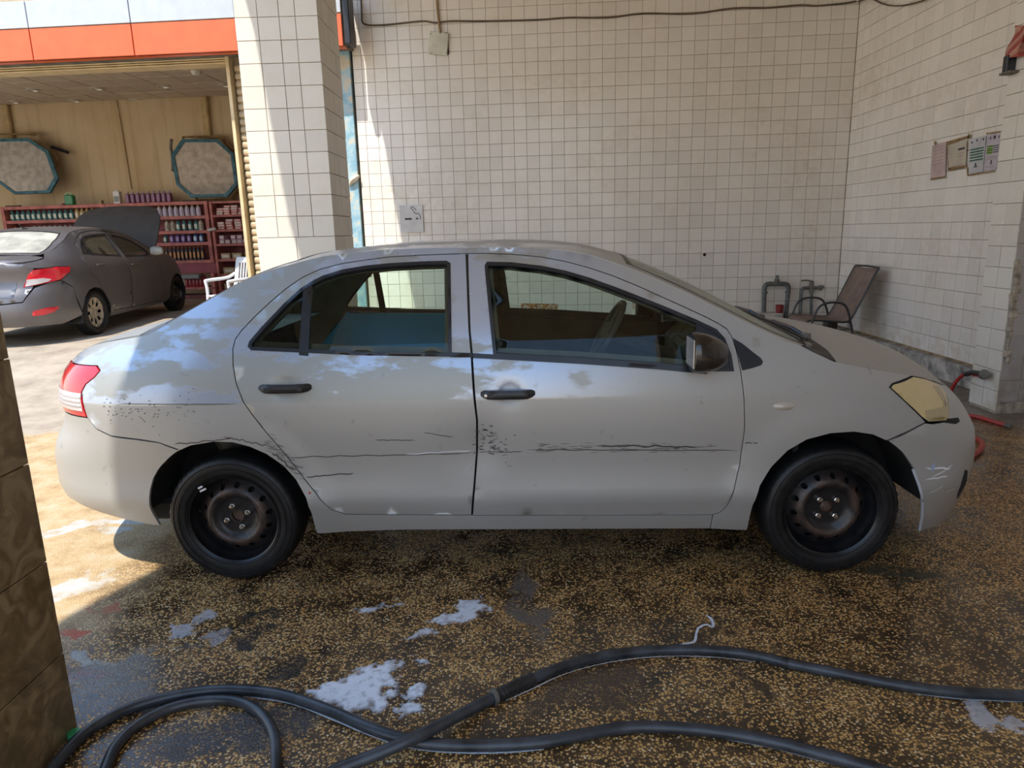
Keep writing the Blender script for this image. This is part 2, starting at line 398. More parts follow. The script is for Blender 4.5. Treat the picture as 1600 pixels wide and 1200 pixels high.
# near pillar: large veined tiles
def marble():
    m, n, b = nodes('veined_brown_tile'); p = wpos(n)
    wv = N(n, 'ShaderNodeTexNoise'); wv.inputs['Scale'].default_value = 11; wv.inputs['Detail'].default_value = 9; wv.inputs['Distortion'].default_value = 1.6; n.links.new(p, wv.inputs['Vector'])
    c = ramp(n, wv.outputs['Fac'], [(.35, (.15, .098, .045)), (.5, (.225, .155, .08)), (.62, (.32, .235, .13))])
    f2 = noisef(n, p, 8, 6); sz = N(n, 'ShaderNodeSeparateXYZ'); n.links.new(p, sz.inputs[0])
    dirt = math_(n, 'MULTIPLY', ramp(n, sz.outputs['Z'], [(.0, g3(1)), (.5, g3(.15))]), ramp(n, f2, [(.4, g3(0)), (.6, g3(.85))]))
    n.links.new(mix(n, dirt, c, (.10, .075, .04)), b.inputs['Base Color']); b.inputs['Roughness'].default_value = .38
    bump(n, b, noisef(n, p, 30, 3), .06, .004)
    return m
m_marble = marble()
post = MB().box((-1.69, 1.54, 2.4), (.59, .59, 4.8)).build('pillar_near', m_cement); tag(post, kind='structure')
nrow = [-.04, .26, .557, .855, 1.156, 1.457, 1.757, 2.057, 2.357, 2.657]
tiles(post, Vector((-1.390, 1.845, 0)), Vector((0, -1, 0)), Vector((1, 0, 0)), [0, .3, .6], nrow, m_marble, seen=lambda p: True)
tiles(post, Vector((-1.984, 1.239, 0)), Vector((1, 0, 0)), Vector((0, -1, 0)), [0, .3, .6], nrow, m_marble, limit=0)
# roof of the wash bay (out of frame; gives the shade the photograph shows)
RZ = 4.75
roofpoly = [(-2.95, -1.7), (-2.79, .10), (-2.62, .52), (-2.33, .85), (-2.36, 3.82), (-2.22, 4.48), (-2.20, 7.0), (-2.13, 7.6), (-2.06, 8.0), (-2.02, 9.35), (4.5, 9.0), (4.5, -1.7)]
ceil_ = MB().prism([(x, y, RZ) for x, y in reversed(roofpoly)], (0, 0, .25)).build('ceiling', pbr('bay_ceiling', (.66, .54, .38), .9)); tag(ceil_, kind='structure')

# ================================================================== SHOP ON THE LEFT
m_fw = pbr('white_panel', (.47, .50, .54), .35, var=.04); m_fo = pbr('orange_panel', (.70, .13, .045), .35, var=.05)
m_cream = pbr('cream_metal', (.66, .52, .30), .5, var=.1); m_steel = pbr('dirty_steel', (.16, .145, .125), .6, var=.25)
m_slat = pbr('tan_shutter', (.60, .47, .30), .55, var=.12, scale=3)
DF = 8.6
fz = aw(370, 79, DF).z; fz1 = aw(370, 28, DF).z
fas = empty('shop_fascia', (0, 0, 0), label='white and orange panelled fascia above the open shop front', cat='fascia')
j0 = aw(207, 60, DF).dot(EW); j1 = aw(47, 60, DF).dot(EW); js = j0-j1
xe = aw(536, 60, DF).dot(EW)
ed = [j0-js*k for k in range(4, -1, -1)]+[j0+js]; ed = [q for q in ed if q < xe-.2]+[xe]
def fbox(a, b, z0, z1, D0, D1, mb=None, bev=.0):
    mb = mb or MB(); c = EW*((a+b)/2)+NW*((D0+D1)/2*NW.y); R = Matrix((EW, NW, (0, 0, 1))).transposed()
    return mb.box((c.x, c.y, (z0+z1)/2), (b-a, (D1-D0)*NW.y, z1-z0), R, bev)
for a, b in zip(ed[:-1], ed[1:]):
    fbox(a+.006, b-.006, fz, fz1-.006, DF, DF+.06, bev=.004).build('orange_panel', m_fo, fas, label='orange panel')
    fbox(a+.006, b-.006, fz1+.006, fz1+.30, DF, DF+.06, bev=.004).build('white_panel', m_fw, fas, label='white panel')
fbox(ed[0], ed[-1], fz+.01, fz1+.30, DF+.03, DF+.12).build('backing', m_steel, fas)
fbox(ed[0], ed[-1], fz, fz+.012, DF+.03, DF+.16).build('soffit', m_fo, fas)
zl = aw(0, 101, 8.95).z
beam = fbox(-14, xe, aw(150, 97, 8.95).z, fz+.5, 8.86, 9.02).build('trim_1', m_steel); tag(beam, kind='structure')
zr = aw(150, 108, 9.05).z
jx = aw(357, 90, 9.0).dot(EW)
zb_ = aw(150, 97, 9.0).z
roller = empty('shutter_housing', label='cream roller shutter housing over the shop opening', cat='shutter')
for k in range(3):
    h = (zb_-zr)/3; fbox(-14, jx, zr+h*k+.004, zr+h*(k+1)-.004, 9.03+.015*(2-k), 9.3, bev=.006).build('rail', m_cream, roller)
# shop wall beside the opening, mostly behind the shutter
sx1 = bwpt(-1.975).dot(EW)
wl = fbox(jx, sx1, .0, 4.75, 9.14, 9.3).build('wall_shopfront', pbr('cream_wall', (.55, .45, .31), .9)); tag(wl, kind='structure')
fb = fbox(-14, sx1, fz+.4, 4.75, 9.06, 9.3).build('wall_shop_upper', MATS['cream_wall']); tag(fb, kind='structure')
jamb = fbox(jx-.035, jx+.01, .2, fz+.1, 8.97, 9.14, bev=.004).build('door_jamb', m_cream); tag(jamb, 'narrow cream metal jamb at the right side of the shop opening', 'jamb')
shut = empty('roller_shutter', label='lowered tan ribbed roller shutter behind the tiled pillar', cat='shutter')
sp_ = .091; nS = int((fz-.2)/sp_)
prof = [(-.002, .0), (-.03, .012), (-.036, .03), (-.036, .055), (-.028, .072), (-.002, .082), (.0, .091)]
me_s = None
for k in range(nS):
    z = .22+sp_*k
    vs, fs = [], []
    for s_, xx in ((0, jx+.03), (1, sx1-.14)):
        for d_, h_ in prof:
            q = EW*xx+NW*((9.10+d_)*NW.y); vs.append((q.x, q.y, h_))
    L = len(prof)
    for i in range(L-1): fs.append((i, L+i, L+i+1, i+1))
    if me_s is None:
        o = M('slat', vs, fs, m_slat, shut); me_s = o.data; o.location.z = z
    else:
        c = o.copy(); COL.objects.link(c); c.parent = shut; c.location.z = z
# peeling blue post between shutter and tiled wall
m, n, b = nodes('peeling_blue'); p = wpos(n)
n.links.new(ramp(n, noisef(n, p, 7, 7, .6), [(.40, (.22, .40, .50)), (.52, (.36, .52, .58)), (.58, (.56, .52, .42)), (.7, (.52, .47, .36))]), b.inputs['Base Color']); b.inputs['Roughness'].default_value = .6
fbox(sx1-.135, sx1-.005, .0, 4.7, 8.97, 9.12, bev=.006).build('blue_post', m); tag(bpy.data.objects['blue_post'], 'peeling pale blue steel post at the left edge of the tiled wall', 'post')
bx = aw(543, 35, 8.6).dot(EW)
fbox(bx-.02, bx+.05, aw(545, 72, 8.6).z, fz1+.28, 8.50, 8.72, bev=.01).build('fascia_end_cap', m_satin, fas)
rag = MB().tube(smooth_path([aw(x, y, 8.95) for x, y in ((546, 290), (550, 283), (555, 279), (561, 274))], 4), lambda t: .012+.03*math.sin(t*3.1), 6).build('rag', pbr('pale_rag', (.62, .56, .44), .9)); tag(rag, 'small pale rag stuck between the shutter and the blue post', 'rag')

# interior
m_shopw = None
m, n, b = nodes('shop_wall'); p = wpos(n)
st = N(n, 'ShaderNodeMapping'); st.inputs['Scale'].default_value = (6, 6, .35); n.links.new(p, st.inputs[0])
c = mix(n, ramp(n, noisef(n, st.outputs[0], 1.2, 5), [(.5, g3(0)), (.75, g3(.7))]), ramp(n, noisef(n, p, .6, 4), [(.3, (.50, .36, .20)), (.7, (.62, .50, .34))]), (.36, .24, .12))
n.links.new(c, b.inputs['Base Color']); b.inputs['Roughness'].default_value = .8; m_shopw = m
DB = 14.2; CZ = 4.22
sb = fbox(-16, -2.2, 0, 4.8, DB, DB+.2).build('wall_shop_back', m_shopw); tag(sb, kind='structure')
sr = fbox(-3.0, -2.9, 0, 4.8, 9.3, DB).build('wall_shop_right', m_shopw); tag(sr, kind='structure')
sl = fbox(-15.9, -15.8, 0, 4.8, 9.3, DB).build('wall_shop_left', m_shopw); tag(sl, kind='structure')
cl = fbox(-16, -2.9, CZ+.03, CZ+.15, 9.06, DB+.2).build('ceiling_shop', m_steel); tag(cl, kind='structure')
m_cp = pbr('ceiling_board', (.62, .52, .40), .85, var=.08, var_rand=.12)
pm = None
for i in range(14):
    for j in range(8):
        a = -3.05-.605*(i+1); D0 = 9.33+.605*j
        c = EW*(a+.3)+NW*((D0+.3)*NW.y)
        if pm is None:
            o = MB().box((0, 0, 0), (.59, .59, .02), None, .004).build('ceiling_panel', m_cp, cl); pm = o
        else:
            o = pm.copy(); COL.objects.link(o); o.parent = cl
        o.location = (c.x, c.y, CZ+random.uniform(0, .006)); o.rotation_euler.z = -YW
m_chr = pbr('chrome_ring', (.7, .68, .62), .3, .6); m_glow = pbr('frosted_lens', (.75, .72, .66), .5)
for i, (x, y) in enumerate(((51, 140), (151, 138), (255, 134.5), (350, 133), (21, 159), (116, 157), (211, 155.5), (306, 154.5))):
    g = ground(x, y, CZ-.01)
    dl = empty('downlight', g, label=['first', 'second', 'third', 'fourth'][i % 4]+[' unlit downlight from the left in the front ceiling row', ' unlit downlight from the left in the back ceiling row'][i//4], cat='light', group=['front row of downlights', 'back row of downlights'][i//4])
    MB().lathe([(.12, .01), (.12, -.012), (.09, -.018), (.085, -.004)], 20).build('ring', m_chr, dl, True)
    MB().lathe([(.086, -.005), (.04, -.012), (.001, -.014)], 20).build('lens', m_glow, dl, True)
g = ground(306, 111, CZ-.01); sd = MB().lathe([(.001, -.07), (.05, -.065), (.075, -.03), (.08, .01)], 20).build('smoke_detector', m_glow, smooth=True); sd.location = g; tag(sd, 'small white smoke detector on the shop ceiling near the opening', 'detector')
# pipes and stained chases on the back wall
m_rustc = pbr('rusty_conduit', (.34, .22, .10), .8, var=.3)
for (x0, y0, x1, y1, r, lb) in ((306, 156, 319, 214, .06, 'tan boxed pipe running down the wall to the right hand mirror'), (-4, 165, 8, 215, .06, 'tan boxed pipe at the left edge running down to the left hand mirror')):
    a = aw(x1, y0, DB-.06); z0 = aw(x1, y1+10, DB-.06).z
    o = MB().box((0, 0, (CZ+z0)/2), (.14, .1, CZ-z0), Matrix.Rotation(-YW, 3, 'Z'), .02).build('boxed_pipe', pbr('tan_box', (.48, .35, .18), .8)); o.location = (a.x, a.y, 0); tag(o, lb, 'pipe')
a = aw(190, 200, DB-.02); cr = MB().tube([(a.x-.02, a.y, CZ), (a.x+.0, a.y, 3.6), (a.x+.02, a.y, 3.0), (a.x+.03, a.y, 2.5)], .008, 5).build('wall_wire', m_rustc); tag(cr, 'thin wire running down the shop wall between the mirrors', 'wire')
# mirrors
m_teal = pbr('teal_frame', (.045, .15, .20), .45, var=.3, scale=12)
m_mirr = pbr('mirror_glass', (.78, .72, .66), .07, .6, var=.15, scale=9)
def mirror(outer, back, label, tilt):
    pts = [aw(x, y, 13.72) for x, y in outer]; c = sum(pts, Vector())/len(pts)
    root = empty('wall_mirror', c, label=label, cat='mirror')
    R = Matrix.Rotation(tilt, 3, EW)
    loc = [R @ (p-c) for p in pts]; n_ = R @ (-NW)
    L = len(loc)
    inn = [p*.90+n_*.0 for p in loc]
    mb = MB(); vs = loc+[p+n_*.05 for p in loc]+[p*1.0+n_*.05 for p in inn]+[p+n_*.02 for p in inn]
    fs = []
    for i in range(L):
        j = (i+1) % L
        fs += [(i, j, L+j, L+i), (L+i, L+j, 2*L+j, 2*L+i), (2*L+i, 2*L+j, 3*L+j, 3*L+i), (i, j, 3*L+j, 3*L+i)]
    mb.add(vs, fs).build('frame', m_teal, root)
    M('mirror_pane', [p+n_*.022 for p in inn], [tuple(range(L))], m_mirr, root)
    M('backing', [p*.98 for p in loc], [tuple(range(L))], m_steel, root)
    if back:
        bp = [aw(x, y, 14.0)-c for x, y in back]
        MB().tube(bp, .035, 4, closed=True).build('rear_frame', m_rustc, root)
        b0 = aw(*back[2], 13.95)-c; MB().tube([b0, b0+Vector((.3, .05, -.12))], .035, 6).build('arm', m_satin, root)
        MB().tube([Vector((0, .05, 0)), Vector((.0, .42, .05))], .04, 6).build('bracket', m_steel, root)
    return root
mirror([(282, 217), (338, 217), (365, 240), (375, 290), (360, 309), (304, 310), (279.5, 290), (267, 242.5)], [(286, 214), (345, 214), (374, 245), (380, 290), (362, 312), (308, 313)], 'octagonal teal framed mirror on the shop wall to the right', -.16)
mirror([(-34, 217), (42, 215.6), (75, 236), (95.6, 280), (85, 303), (30, 305), (0, 285), (-40, 262)], [(-30, 210), (58, 209), (80, 229), (90, 250), (88, 275)], 'wide octagonal teal framed mirror at the left edge of the shop wall', -.16)
tp = MB().tube(smooth_path([aw(x, y, 13.75) for x, y in ((268, 217), (267, 230), (269, 242), (270, 262), (270, 268))], 4), .03, 6).build('door_closer', m_steel); tag(tp, 'dark narrow fitting on the wall at the left side of the right hand mirror', 'fitting')
# ---- shelving
m_pink = pbr('pink_painted_wood', (.50, .155, .13), .6, var=.22, scale=6)
m_pinkd = pbr('dark_pink_board', (.22, .055, .055), .7, var=.3, scale=5)
DS = 13.65
def ez(x, y): q = aw(x, y, DS); return q.dot(EW), q.z
e0, zt = ez(2, 318); e1, _ = ez(160, 318); e2, _ = ez(321, 318)
zz = [ez(300, y)[1] for y in (317, 339.5, 362.5, 381, 409)]
sh = empty('bottle_shelf', EW*((e0+e2)/2)+NW*(DS*NW.y)+Vector((0, 0, 1.1)), label='long pink wooden shelf of oil bottles on the shop wall', cat='shelf')
shinv = sh.location.copy()
def part(mb, name, mat, par, inv, **k):
    mb.v = [v-inv for v in mb.v]; return mb.build(name, mat, par, **k)
for i, z in enumerate(zz):
    part(fbox(e0-.04, e2+.04, z-.03, z+.03, DS, DS+.36), 'top_board' if i == 0 else 'shelf_board', m_pink, sh, shinv)
for e_ in (e0, e1, e2): part(fbox(e_-.035, e_+.035, zz[-1]-.03, zz[0]+.03, DS-.01, DS+.36), 'upright', m_pink, sh, shinv)
part(fbox(e0, e2, zz[-1], zz[0], DS+.34, DS+.37), 'back_board', m_pinkd, sh, shinv)
e3, _ = ez(328.5, 317); e4 = e3+1.35
sh2 = empty('box_shelf', EW*((e3+e4)/2)+NW*(DS*NW.y)+Vector((0, 0, .3)), label='narrow pink shelf of small boxes to the right of the bottle shelf', cat='shelf')
zz2 = [ez(340, y)[1] for y in (316, 337.5, 360.5, 383, 407, 430, 455)]
for i, z in enumerate(zz2): part(fbox(e3, e4, z-.02, z+.02, DS, DS+.36), 'top_board' if i == 0 else 'shelf_board', m_pink, sh2, sh2.location)
for e_ in (e3, e4): part(fbox(e_-.025, e_+.025, .28, zz2[0]+.02, DS-.01, DS+.36), 'upright', m_pink, sh2, sh2.location)
part(fbox(e3, e4, .28, zz2[0], DS+.34, DS+.37), 'back_board', m_pinkd, sh2, sh2.location)
cab = empty('low_counter', EW*((e1+e3)/2)+NW*(DS*NW.y)+Vector((0, 0, .28)), label='dark pink counter base below the bottle shelf', cat='counter')
zc = [ez(300, y)[1] for y in (411, 427, 447, 450, 464)]
part(fbox(e1-.5, e3-.05, zc[1], zz[-1]-.035, DS+.02, DS+.36), 'front_panel', pbr('wine_panel', (.30, .06, .08), .6), cab, cab.location)
part(fbox(e1-.5, e3-.05, zc[3]-.02, zc[3]+.02, DS-.1, DS+.36), 'shelf_board', m_pink, cab, cab.location)
part(fbox(e1-.5, e3-.05, .28, .36, DS-.1, DS+.36), 'plinth', m_pinkd, cab, cab.location)
part(fbox(e3-.12, e3-.05, .28, zc[1], DS-.1, DS+.3), 'upright', m_pink, cab, cab.location)
# bottle kinds
def bottle_proto(name, w, h, body, cap, lab, sq=.62):
    root = empty(name); root.rotation_euler.z = -YW
    MB().lathe([(.0, .0), (w*.5, .0), (w*.52, h*.08), (w*.5, h*.62), (w*.40, h*.78), (w*.19, h*.86), (w*.17, h*.90)], 10, sq=sq).build('body', body, root, True)
    MB().lathe([(w*.2, h*.88), (w*.2, h*.99), (w*.001, h)], 8).build('cap', cap, root)
    if lab: MB().box((0, -w*.5*sq-.001, h*.38), (w*.62, .012, h*.42), None, .003).build('label_patch', lab, root)
    return root
def flat(name, c, r=.35, v=.1): return MATS.get(name) or pbr(name, c, r, var=v)
kinds = dict(
 teal=(flat('teal_bottle', (.05, .17, .17)), flat('teal_cap', (.04, .12, .13)), flat('pale_label', (.55, .6, .5))),
 gold=(flat('gold_bottle', (.45, .33, .12)), flat('gold_cap', (.4, .28, .08)), flat('cream_label', (.6, .52, .4))),
 blue=(flat('blue_bottle', (.05, .12, .30)), flat('blue_cap', (.08, .2, .45)), flat('light_label', (.5, .6, .7))),
 black=(flat('black_bottle', (.02, .02, .022)), flat('black_cap', (.02, .02, .02)), flat('silver_label', (.4, .42, .42))),
 lilac=(flat('white_bottle', (.55, .5, .55)), flat('yellow_cap', (.5, .38, .12)), flat('lilac_label', (.48, .38, .55))),
 grey=(flat('grey_bottle', (.42, .44, .48)), flat('grey_cap', (.3, .3, .34)), None),
 purple=(flat('purple_bottle', (.14, .07, .22)), flat('dark_cap', (.03, .03, .05)), flat('violet_label', (.35, .25, .5))),
 amber=(flat('dark_amber_bottle', (.03, .022, .02)), flat('orange_cap', (.55, .2, .03)), flat('orange_label', (.5, .2, .04))),
 cream=(flat('cream_bottle', (.5, .44, .33)), flat('brown_cap', (.25, .15, .08)), flat('patterned_label', (.3, .25, .2))))
words = dict(teal='dark teal oil bottle', gold='gold oil bottle', blue='blue oil bottle', black='black oil bottle', lilac='lilac labelled bottle', grey='pale grey oil bottle', purple='purple oil bottle', amber='slim orange capped bottle', cream='cream oil bottle')
protos = {}
ORD = 'first second third fourth fifth sixth seventh eighth ninth tenth eleventh twelfth thirteenth'.split()
def put_row(kind, x0, x1, n_, yb, hpx, place, grp):
    for i in range(n_):
        x = x0+(x1-x0)*(i/(n_-1) if n_ > 1 else 0); q = aw(x, yb, DS+.12); ztop = hpx*DS/1080
        key = (kind, round(hpx)); w = .095 if kind != 'amber' else .07
        if key not in protos:
            b_ = bottle_proto('oil_bottle' if kind != 'amber' else 'slim_bottle', w, ztop, *kinds[kind]); protos[key] = b_
        else: b_ = dup(protos[key])
        zs = min(zz, key=lambda v: abs(v+.03-aw(x, yb, DS).z))
        b_.location = (q.x, q.y, zs+.03); b_.rotation_euler.z = -YW+random.uniform(-.15, .15)
        tag(b_, (ORD[i]+' ' if n_ > 1 else '')+words[kind]+(' from the left ' if n_ > 1 else ' ')+place, 'bottle', grp)
T1, T2 = 'on the top shelf before the divider', 'on the top shelf right of the divider'
put_row('teal', 12, 46, 5, 341.5, 16, 'at the left end of the top shelf', 'teal bottles on the left top shelf'); put_row('teal', 54, 113, 8, 341.5, 16, 'in the middle run of the top shelf', 'teal bottles on the left top shelf')
put_row('gold', 122, 146, 4, 341, 17, T1, 'gold bottles on the left top shelf')
put_row('blue', 169, 179, 2, 340, 16, T2, 'blue bottles on the right top shelf'); put_row('black', 188, 241, 7, 340, 15, T2, 'black bottles on the right top shelf')
put_row('lilac', 250, 311, 8, 338.5, 17, T2, 'lilac labelled bottles on the right top shelf')
S2 = 'on the second shelf'
put_row('gold', 17, 43, 4, 361, 13, S2+' at its left end', 'gold bottles on the second shelf'); put_row('grey', 55, 128, 10, 361, 14, S2, 'grey bottles on the second shelf')
put_row('cream', 262, 271, 2, 361, 17, S2+' right of the raised bonnet', 'cream bottles on the second shelf'); put_row('teal', 280, 308, 4, 361, 17, S2+' at its right end', 'teal bottles on the second shelf'); put_row('cream', 315, 316, 1, 361, 17, S2+' at its far right end', None)
S3 = 'on the third shelf'
put_row('teal', 260, 261, 1, 380, 14, S3+' beside the purple ones', None); put_row('purple', 270, 297, 4, 380, 15, S3, 'purple bottles on the third shelf'); put_row('blue', 307, 316, 2, 380, 15, S3+' at its right end', 'blue bottles on the third shelf')
put_row('amber', 256, 318, 11, 406, 22, 'on the lowest shelf behind the parked car', 'slim bottles on the lowest shelf')
# on top of the shelf
zt = zz[0]+.03
jug = empty('coolant_jug', (*aw(110, 315, DS+.1).xy, zt), -YW, 'green plastic jug standing on top of the shelf under the left mirror', 'jug')
MB().box((0, 0, .1), (.19, .11, .2), None, .02).build('body', flat('green_jug', (.03, .22, .08)), jug, True)
MB().tube(smooth_path([(-.05, 0, .2), (-.04, 0, .24), (.03, 0, .245), (.06, 0, .2)], 4), .012, 6).build('handle', flat('pale_green', (.35, .5, .3)), jug)
MB().lathe([(.025, .2), (.025, .235), (.001, .237)], 10, c=(-.06, 0, 0)).build('cap', flat('pale_green', (.35, .5, .3)), jug)
jug.scale = (1, 1, 1.0)
ct = empty('carton', (*aw(185, 315, DS+.1).xy, zt), -YW, 'white carton with grey print on top of the shelf', 'carton')
MB().box((0, 0, .12), (.13, .1, .24), None, .006).build('box', flat('white_carton', (.62, .6, .57)), ct)
MB().box((0, -.051, .09), (.1, .004, .11), None, .001).build('printed_patch', flat('grey_print', (.16, .17, .16)), ct)
MB().lathe([(.03, .24), (.03, .265), (.001, .267)], 10).build('cap', flat('white_carton', (.62, .6, .57)), ct)
pb = None
for i in range(9):
    x = 201+i*8.1; q = aw(x, 314, DS+.1)
    if pb is None:
        pb = empty('purple_fluid_bottle'); MB().box((0, 0, .09), (.085, .1, .18), None, .015).build('body', flat('mauve_bottle', (.23, .09, .17)), pb, True)
        MB().lathe([(.03, .175), (.022, .2), (.022, .225), (.001, .228)], 8).build('cap', flat('mauve_cap', (.4, .3, .36)), pb); b_ = pb
    else: b_ = dup(pb)
    b_.location = (q.x, q.y, zt); b_.rotation_euler.z = -YW
    tag(b_, ORD[i]+' mauve screenwash bottle from the left on top of the shelf', 'bottle', 'mauve bottles on top of the shelf')
for (x, w, h, lb, c) in ((158, .06, .08, 'tiny tan box on top of the shelf left of the carton', (.35, .28, .15)), (100, .07, .04, 'small dark red tin lying beside the green jug', (.2, .05, .04)), (20, .3, .03, 'thin dark plank lying on top of the shelf under the left mirror', (.1, .07, .05)), (298, .3, .03, 'dark folded cloth on top of the shelf under the right mirror', (.06, .05, .04))):
    q = aw(x, 315, DS+.12); o = MB().box((0, 0, h/2), (w, .08, h), Matrix.Rotation(-YW, 3, 'Z'), .006).build('small_box' if w < .2 else 'plank', flat('mat_'+str(x), c, .7)); o.location = (q.x, q.y, zt); tag(o, lb, 'box' if w < .2 else 'plank')
# boxes on the right shelf
m_rb = [flat('red_white_box', (.55, .14, .12)), flat('pale_red_box', (.60, .36, .33)), flat('pink_box', (.50, .30, .36)), flat('brown_box', (.36, .22, .11)), flat('tan_carton', (.42, .28, .14))]
mstr = flat('box_stripe', (.62, .55, .5))
bp_ = {}
def boxp(k, w, h):
    key = (k, w, h)
    if key not in bp_:
        r = empty('small_box'); MB().box((0, 0, h/2), (w, .2, h-.004), None, .003).build('carton', m_rb[k], r)
        MB().box((0, -.101, h/2), (w*.7, .003, h*.4)).build('stripe', mstr, r); bp_[key] = r; return r
    return dup(bp_[key])
lv = ['top', 'second', 'third', 'fourth', 'fifth', 'lowest']
for li, (k1, k2, w, h, cols_, mx_) in enumerate(((0, 1, .13, .045, 8, 5), (0, 1, .14, .05, 7, 5), (2, 2, .10, .085, 10, 3), (3, 4, .2, .12, 5, 2), (4, 3, .24, .13, 4, 2), (3, 4, .24, .13, 4, 1))):
    zb = zz2[li+1]+.02
    for c_ in range(cols_):
        nst = max(1, mx_-random.randint(0, 2)) if mx_ > 1 else 1
        nst = min(nst, int((zz2[li]-zz2[li+1]-.05)/h))
        for s_ in range(nst):
            e_ = e3+.08+w/2+c_*(1.2/cols_)
            if e_+w/2 > e4-.03: continue
            b_ = boxp(random.choice((k1, k2)), w, h); q = EW*(e_+random.uniform(-.01, .01))+NW*((DS+.14)*NW.y)
            b_.location = (q.x, q.y, zb+s_*h); b_.rotation_euler.z = -YW+random.uniform(-.1, .1)
            tag(b_, ('red and white box', 'red and white box', 'pink box', 'brown carton', 'tan carton', 'brown carton')[li]+' %s up in %s stack, %s level of narrow shelf' % (ORD[s_], ORD[c_], lv[li]), 'box', 'boxes on the %s level of the narrow shelf' % lv[li])
# red bottles in the counter, tray
for i in range(6):
    if i == 0:
        rb0 = empty('red_bottle'); MB().lathe([(.001, 0), (.045, 0), (.05, .02), (.05, .17), (.03, .2), (.02, .21)], 10).build('body', flat('red_fluid', (.28, .02, .03)), rb0, True); MB().lathe([(.022, .205), (.022, .24), (.001, .24)], 8).build('cap', flat('dark_red_cap', (.16, .02, .02)), rb0); b_ = rb0
    else: b_ = dup(rb0)
    q = aw(294+i*5.5, 447, DS); b_.location = (q.x, q.y, zc[3]+.02); tag(b_, ORD[i]+' dark red bottle from the left, low in the counter', 'bottle', 'red bottles in the counter')
tr = MB().box((0, 0, .05), (.42, .22, .1), Matrix.Rotation(-YW, 3, 'Z'), .02).build('plastic_tray', flat('grey_tray', (.25, .25, .24), .5)); q = aw(300, 432, DS-.02); tr.location = (*q.xy, zc[1]-.11); tag(tr, 'grey plastic tray above the red bottles in the counter', 'tray')
rl = MB().tube([aw(325, 359.5, DS-.06), aw(337, 357.5, DS-.06)], .03, 10).build('paper_roll', flat('white_carton', (.6, .6, .6))); tag(rl, 'small white roll fixed to the edge of the narrow shelf', 'roll')
# ================================================================== SHEET METAL
def area2(P): return sum(P[i][0]*P[(i+1) % len(P)][1]-P[(i+1) % len(P)][0]*P[i][1] for i in range(len(P)))/2
def ccw(P): return list(P) if area2(P) > 0 else list(reversed(P))
def inset(P, d):
    P = ccw(P); n = len(P); out = []
    for i in range(n):
        a, b, c = Vector(P[i-1]), Vector(P[i]), Vector(P[(i+1) % n])
        e1 = (b-a); e2 = (c-b)
        if e1.length < 1e-6 or e2.length < 1e-6: out.append(tuple(b)); continue
        e1.normalize(); e2.normalize(); n1 = Vector((-e1.y, e1.x)); n2 = Vector((-e2.y, e2.x)); m = n1+n2
        if m.length < .3: out.append(tuple(b+n1*d)); continue
        m.normalize(); k = min(2.2, 1/max(.3, m.dot(n1))); out.append(tuple(b+m*d*k))
    return out
def resample(P, st):
    out = []
    for i in range(len(P)):
        a, b = P[i], P[(i+1) % len(P)]; L = math.hypot(b[0]-a[0], b[1]-a[1])
        if L < 1e-5: continue
        k = max(1, int(math.ceil(L/st)))
        out += [(a[0]+(b[0]-a[0])*j/k, a[1]+(b[1]-a[1])*j/k) for j in range(k)]
    return out
def rnd(P, it=1, keep=lambda a, b, c: False):
    """corner cutting smoothing of a traced outline"""
    for _ in range(it):
        out = []; n = len(P)
        for i in range(n):
            a, b, c = P[i-1], P[i], P[(i+1) % n]
            out.append((.75*b[0]+.25*a[0], .75*b[1]+.25*a[1])); out.append((.75*b[0]+.25*c[0], .75*b[1]+.25*c[1]))
        P = out
    return P
def inpoly(X, Y, P):
    c = np.zeros(len(X), bool); n = len(P); j = n-1
    for i in range(n):
        xi, yi = P[i]; xj, yj = P[j]
        m = (yi > Y) != (yj > Y)
        with np.errstate(divide='ignore', invalid='ignore'): xx = (xj-xi)*(Y-yi)/((yj-yi) if yj != yi else 1e-12)+xi
        c ^= m & (X < xx); j = i
    return c
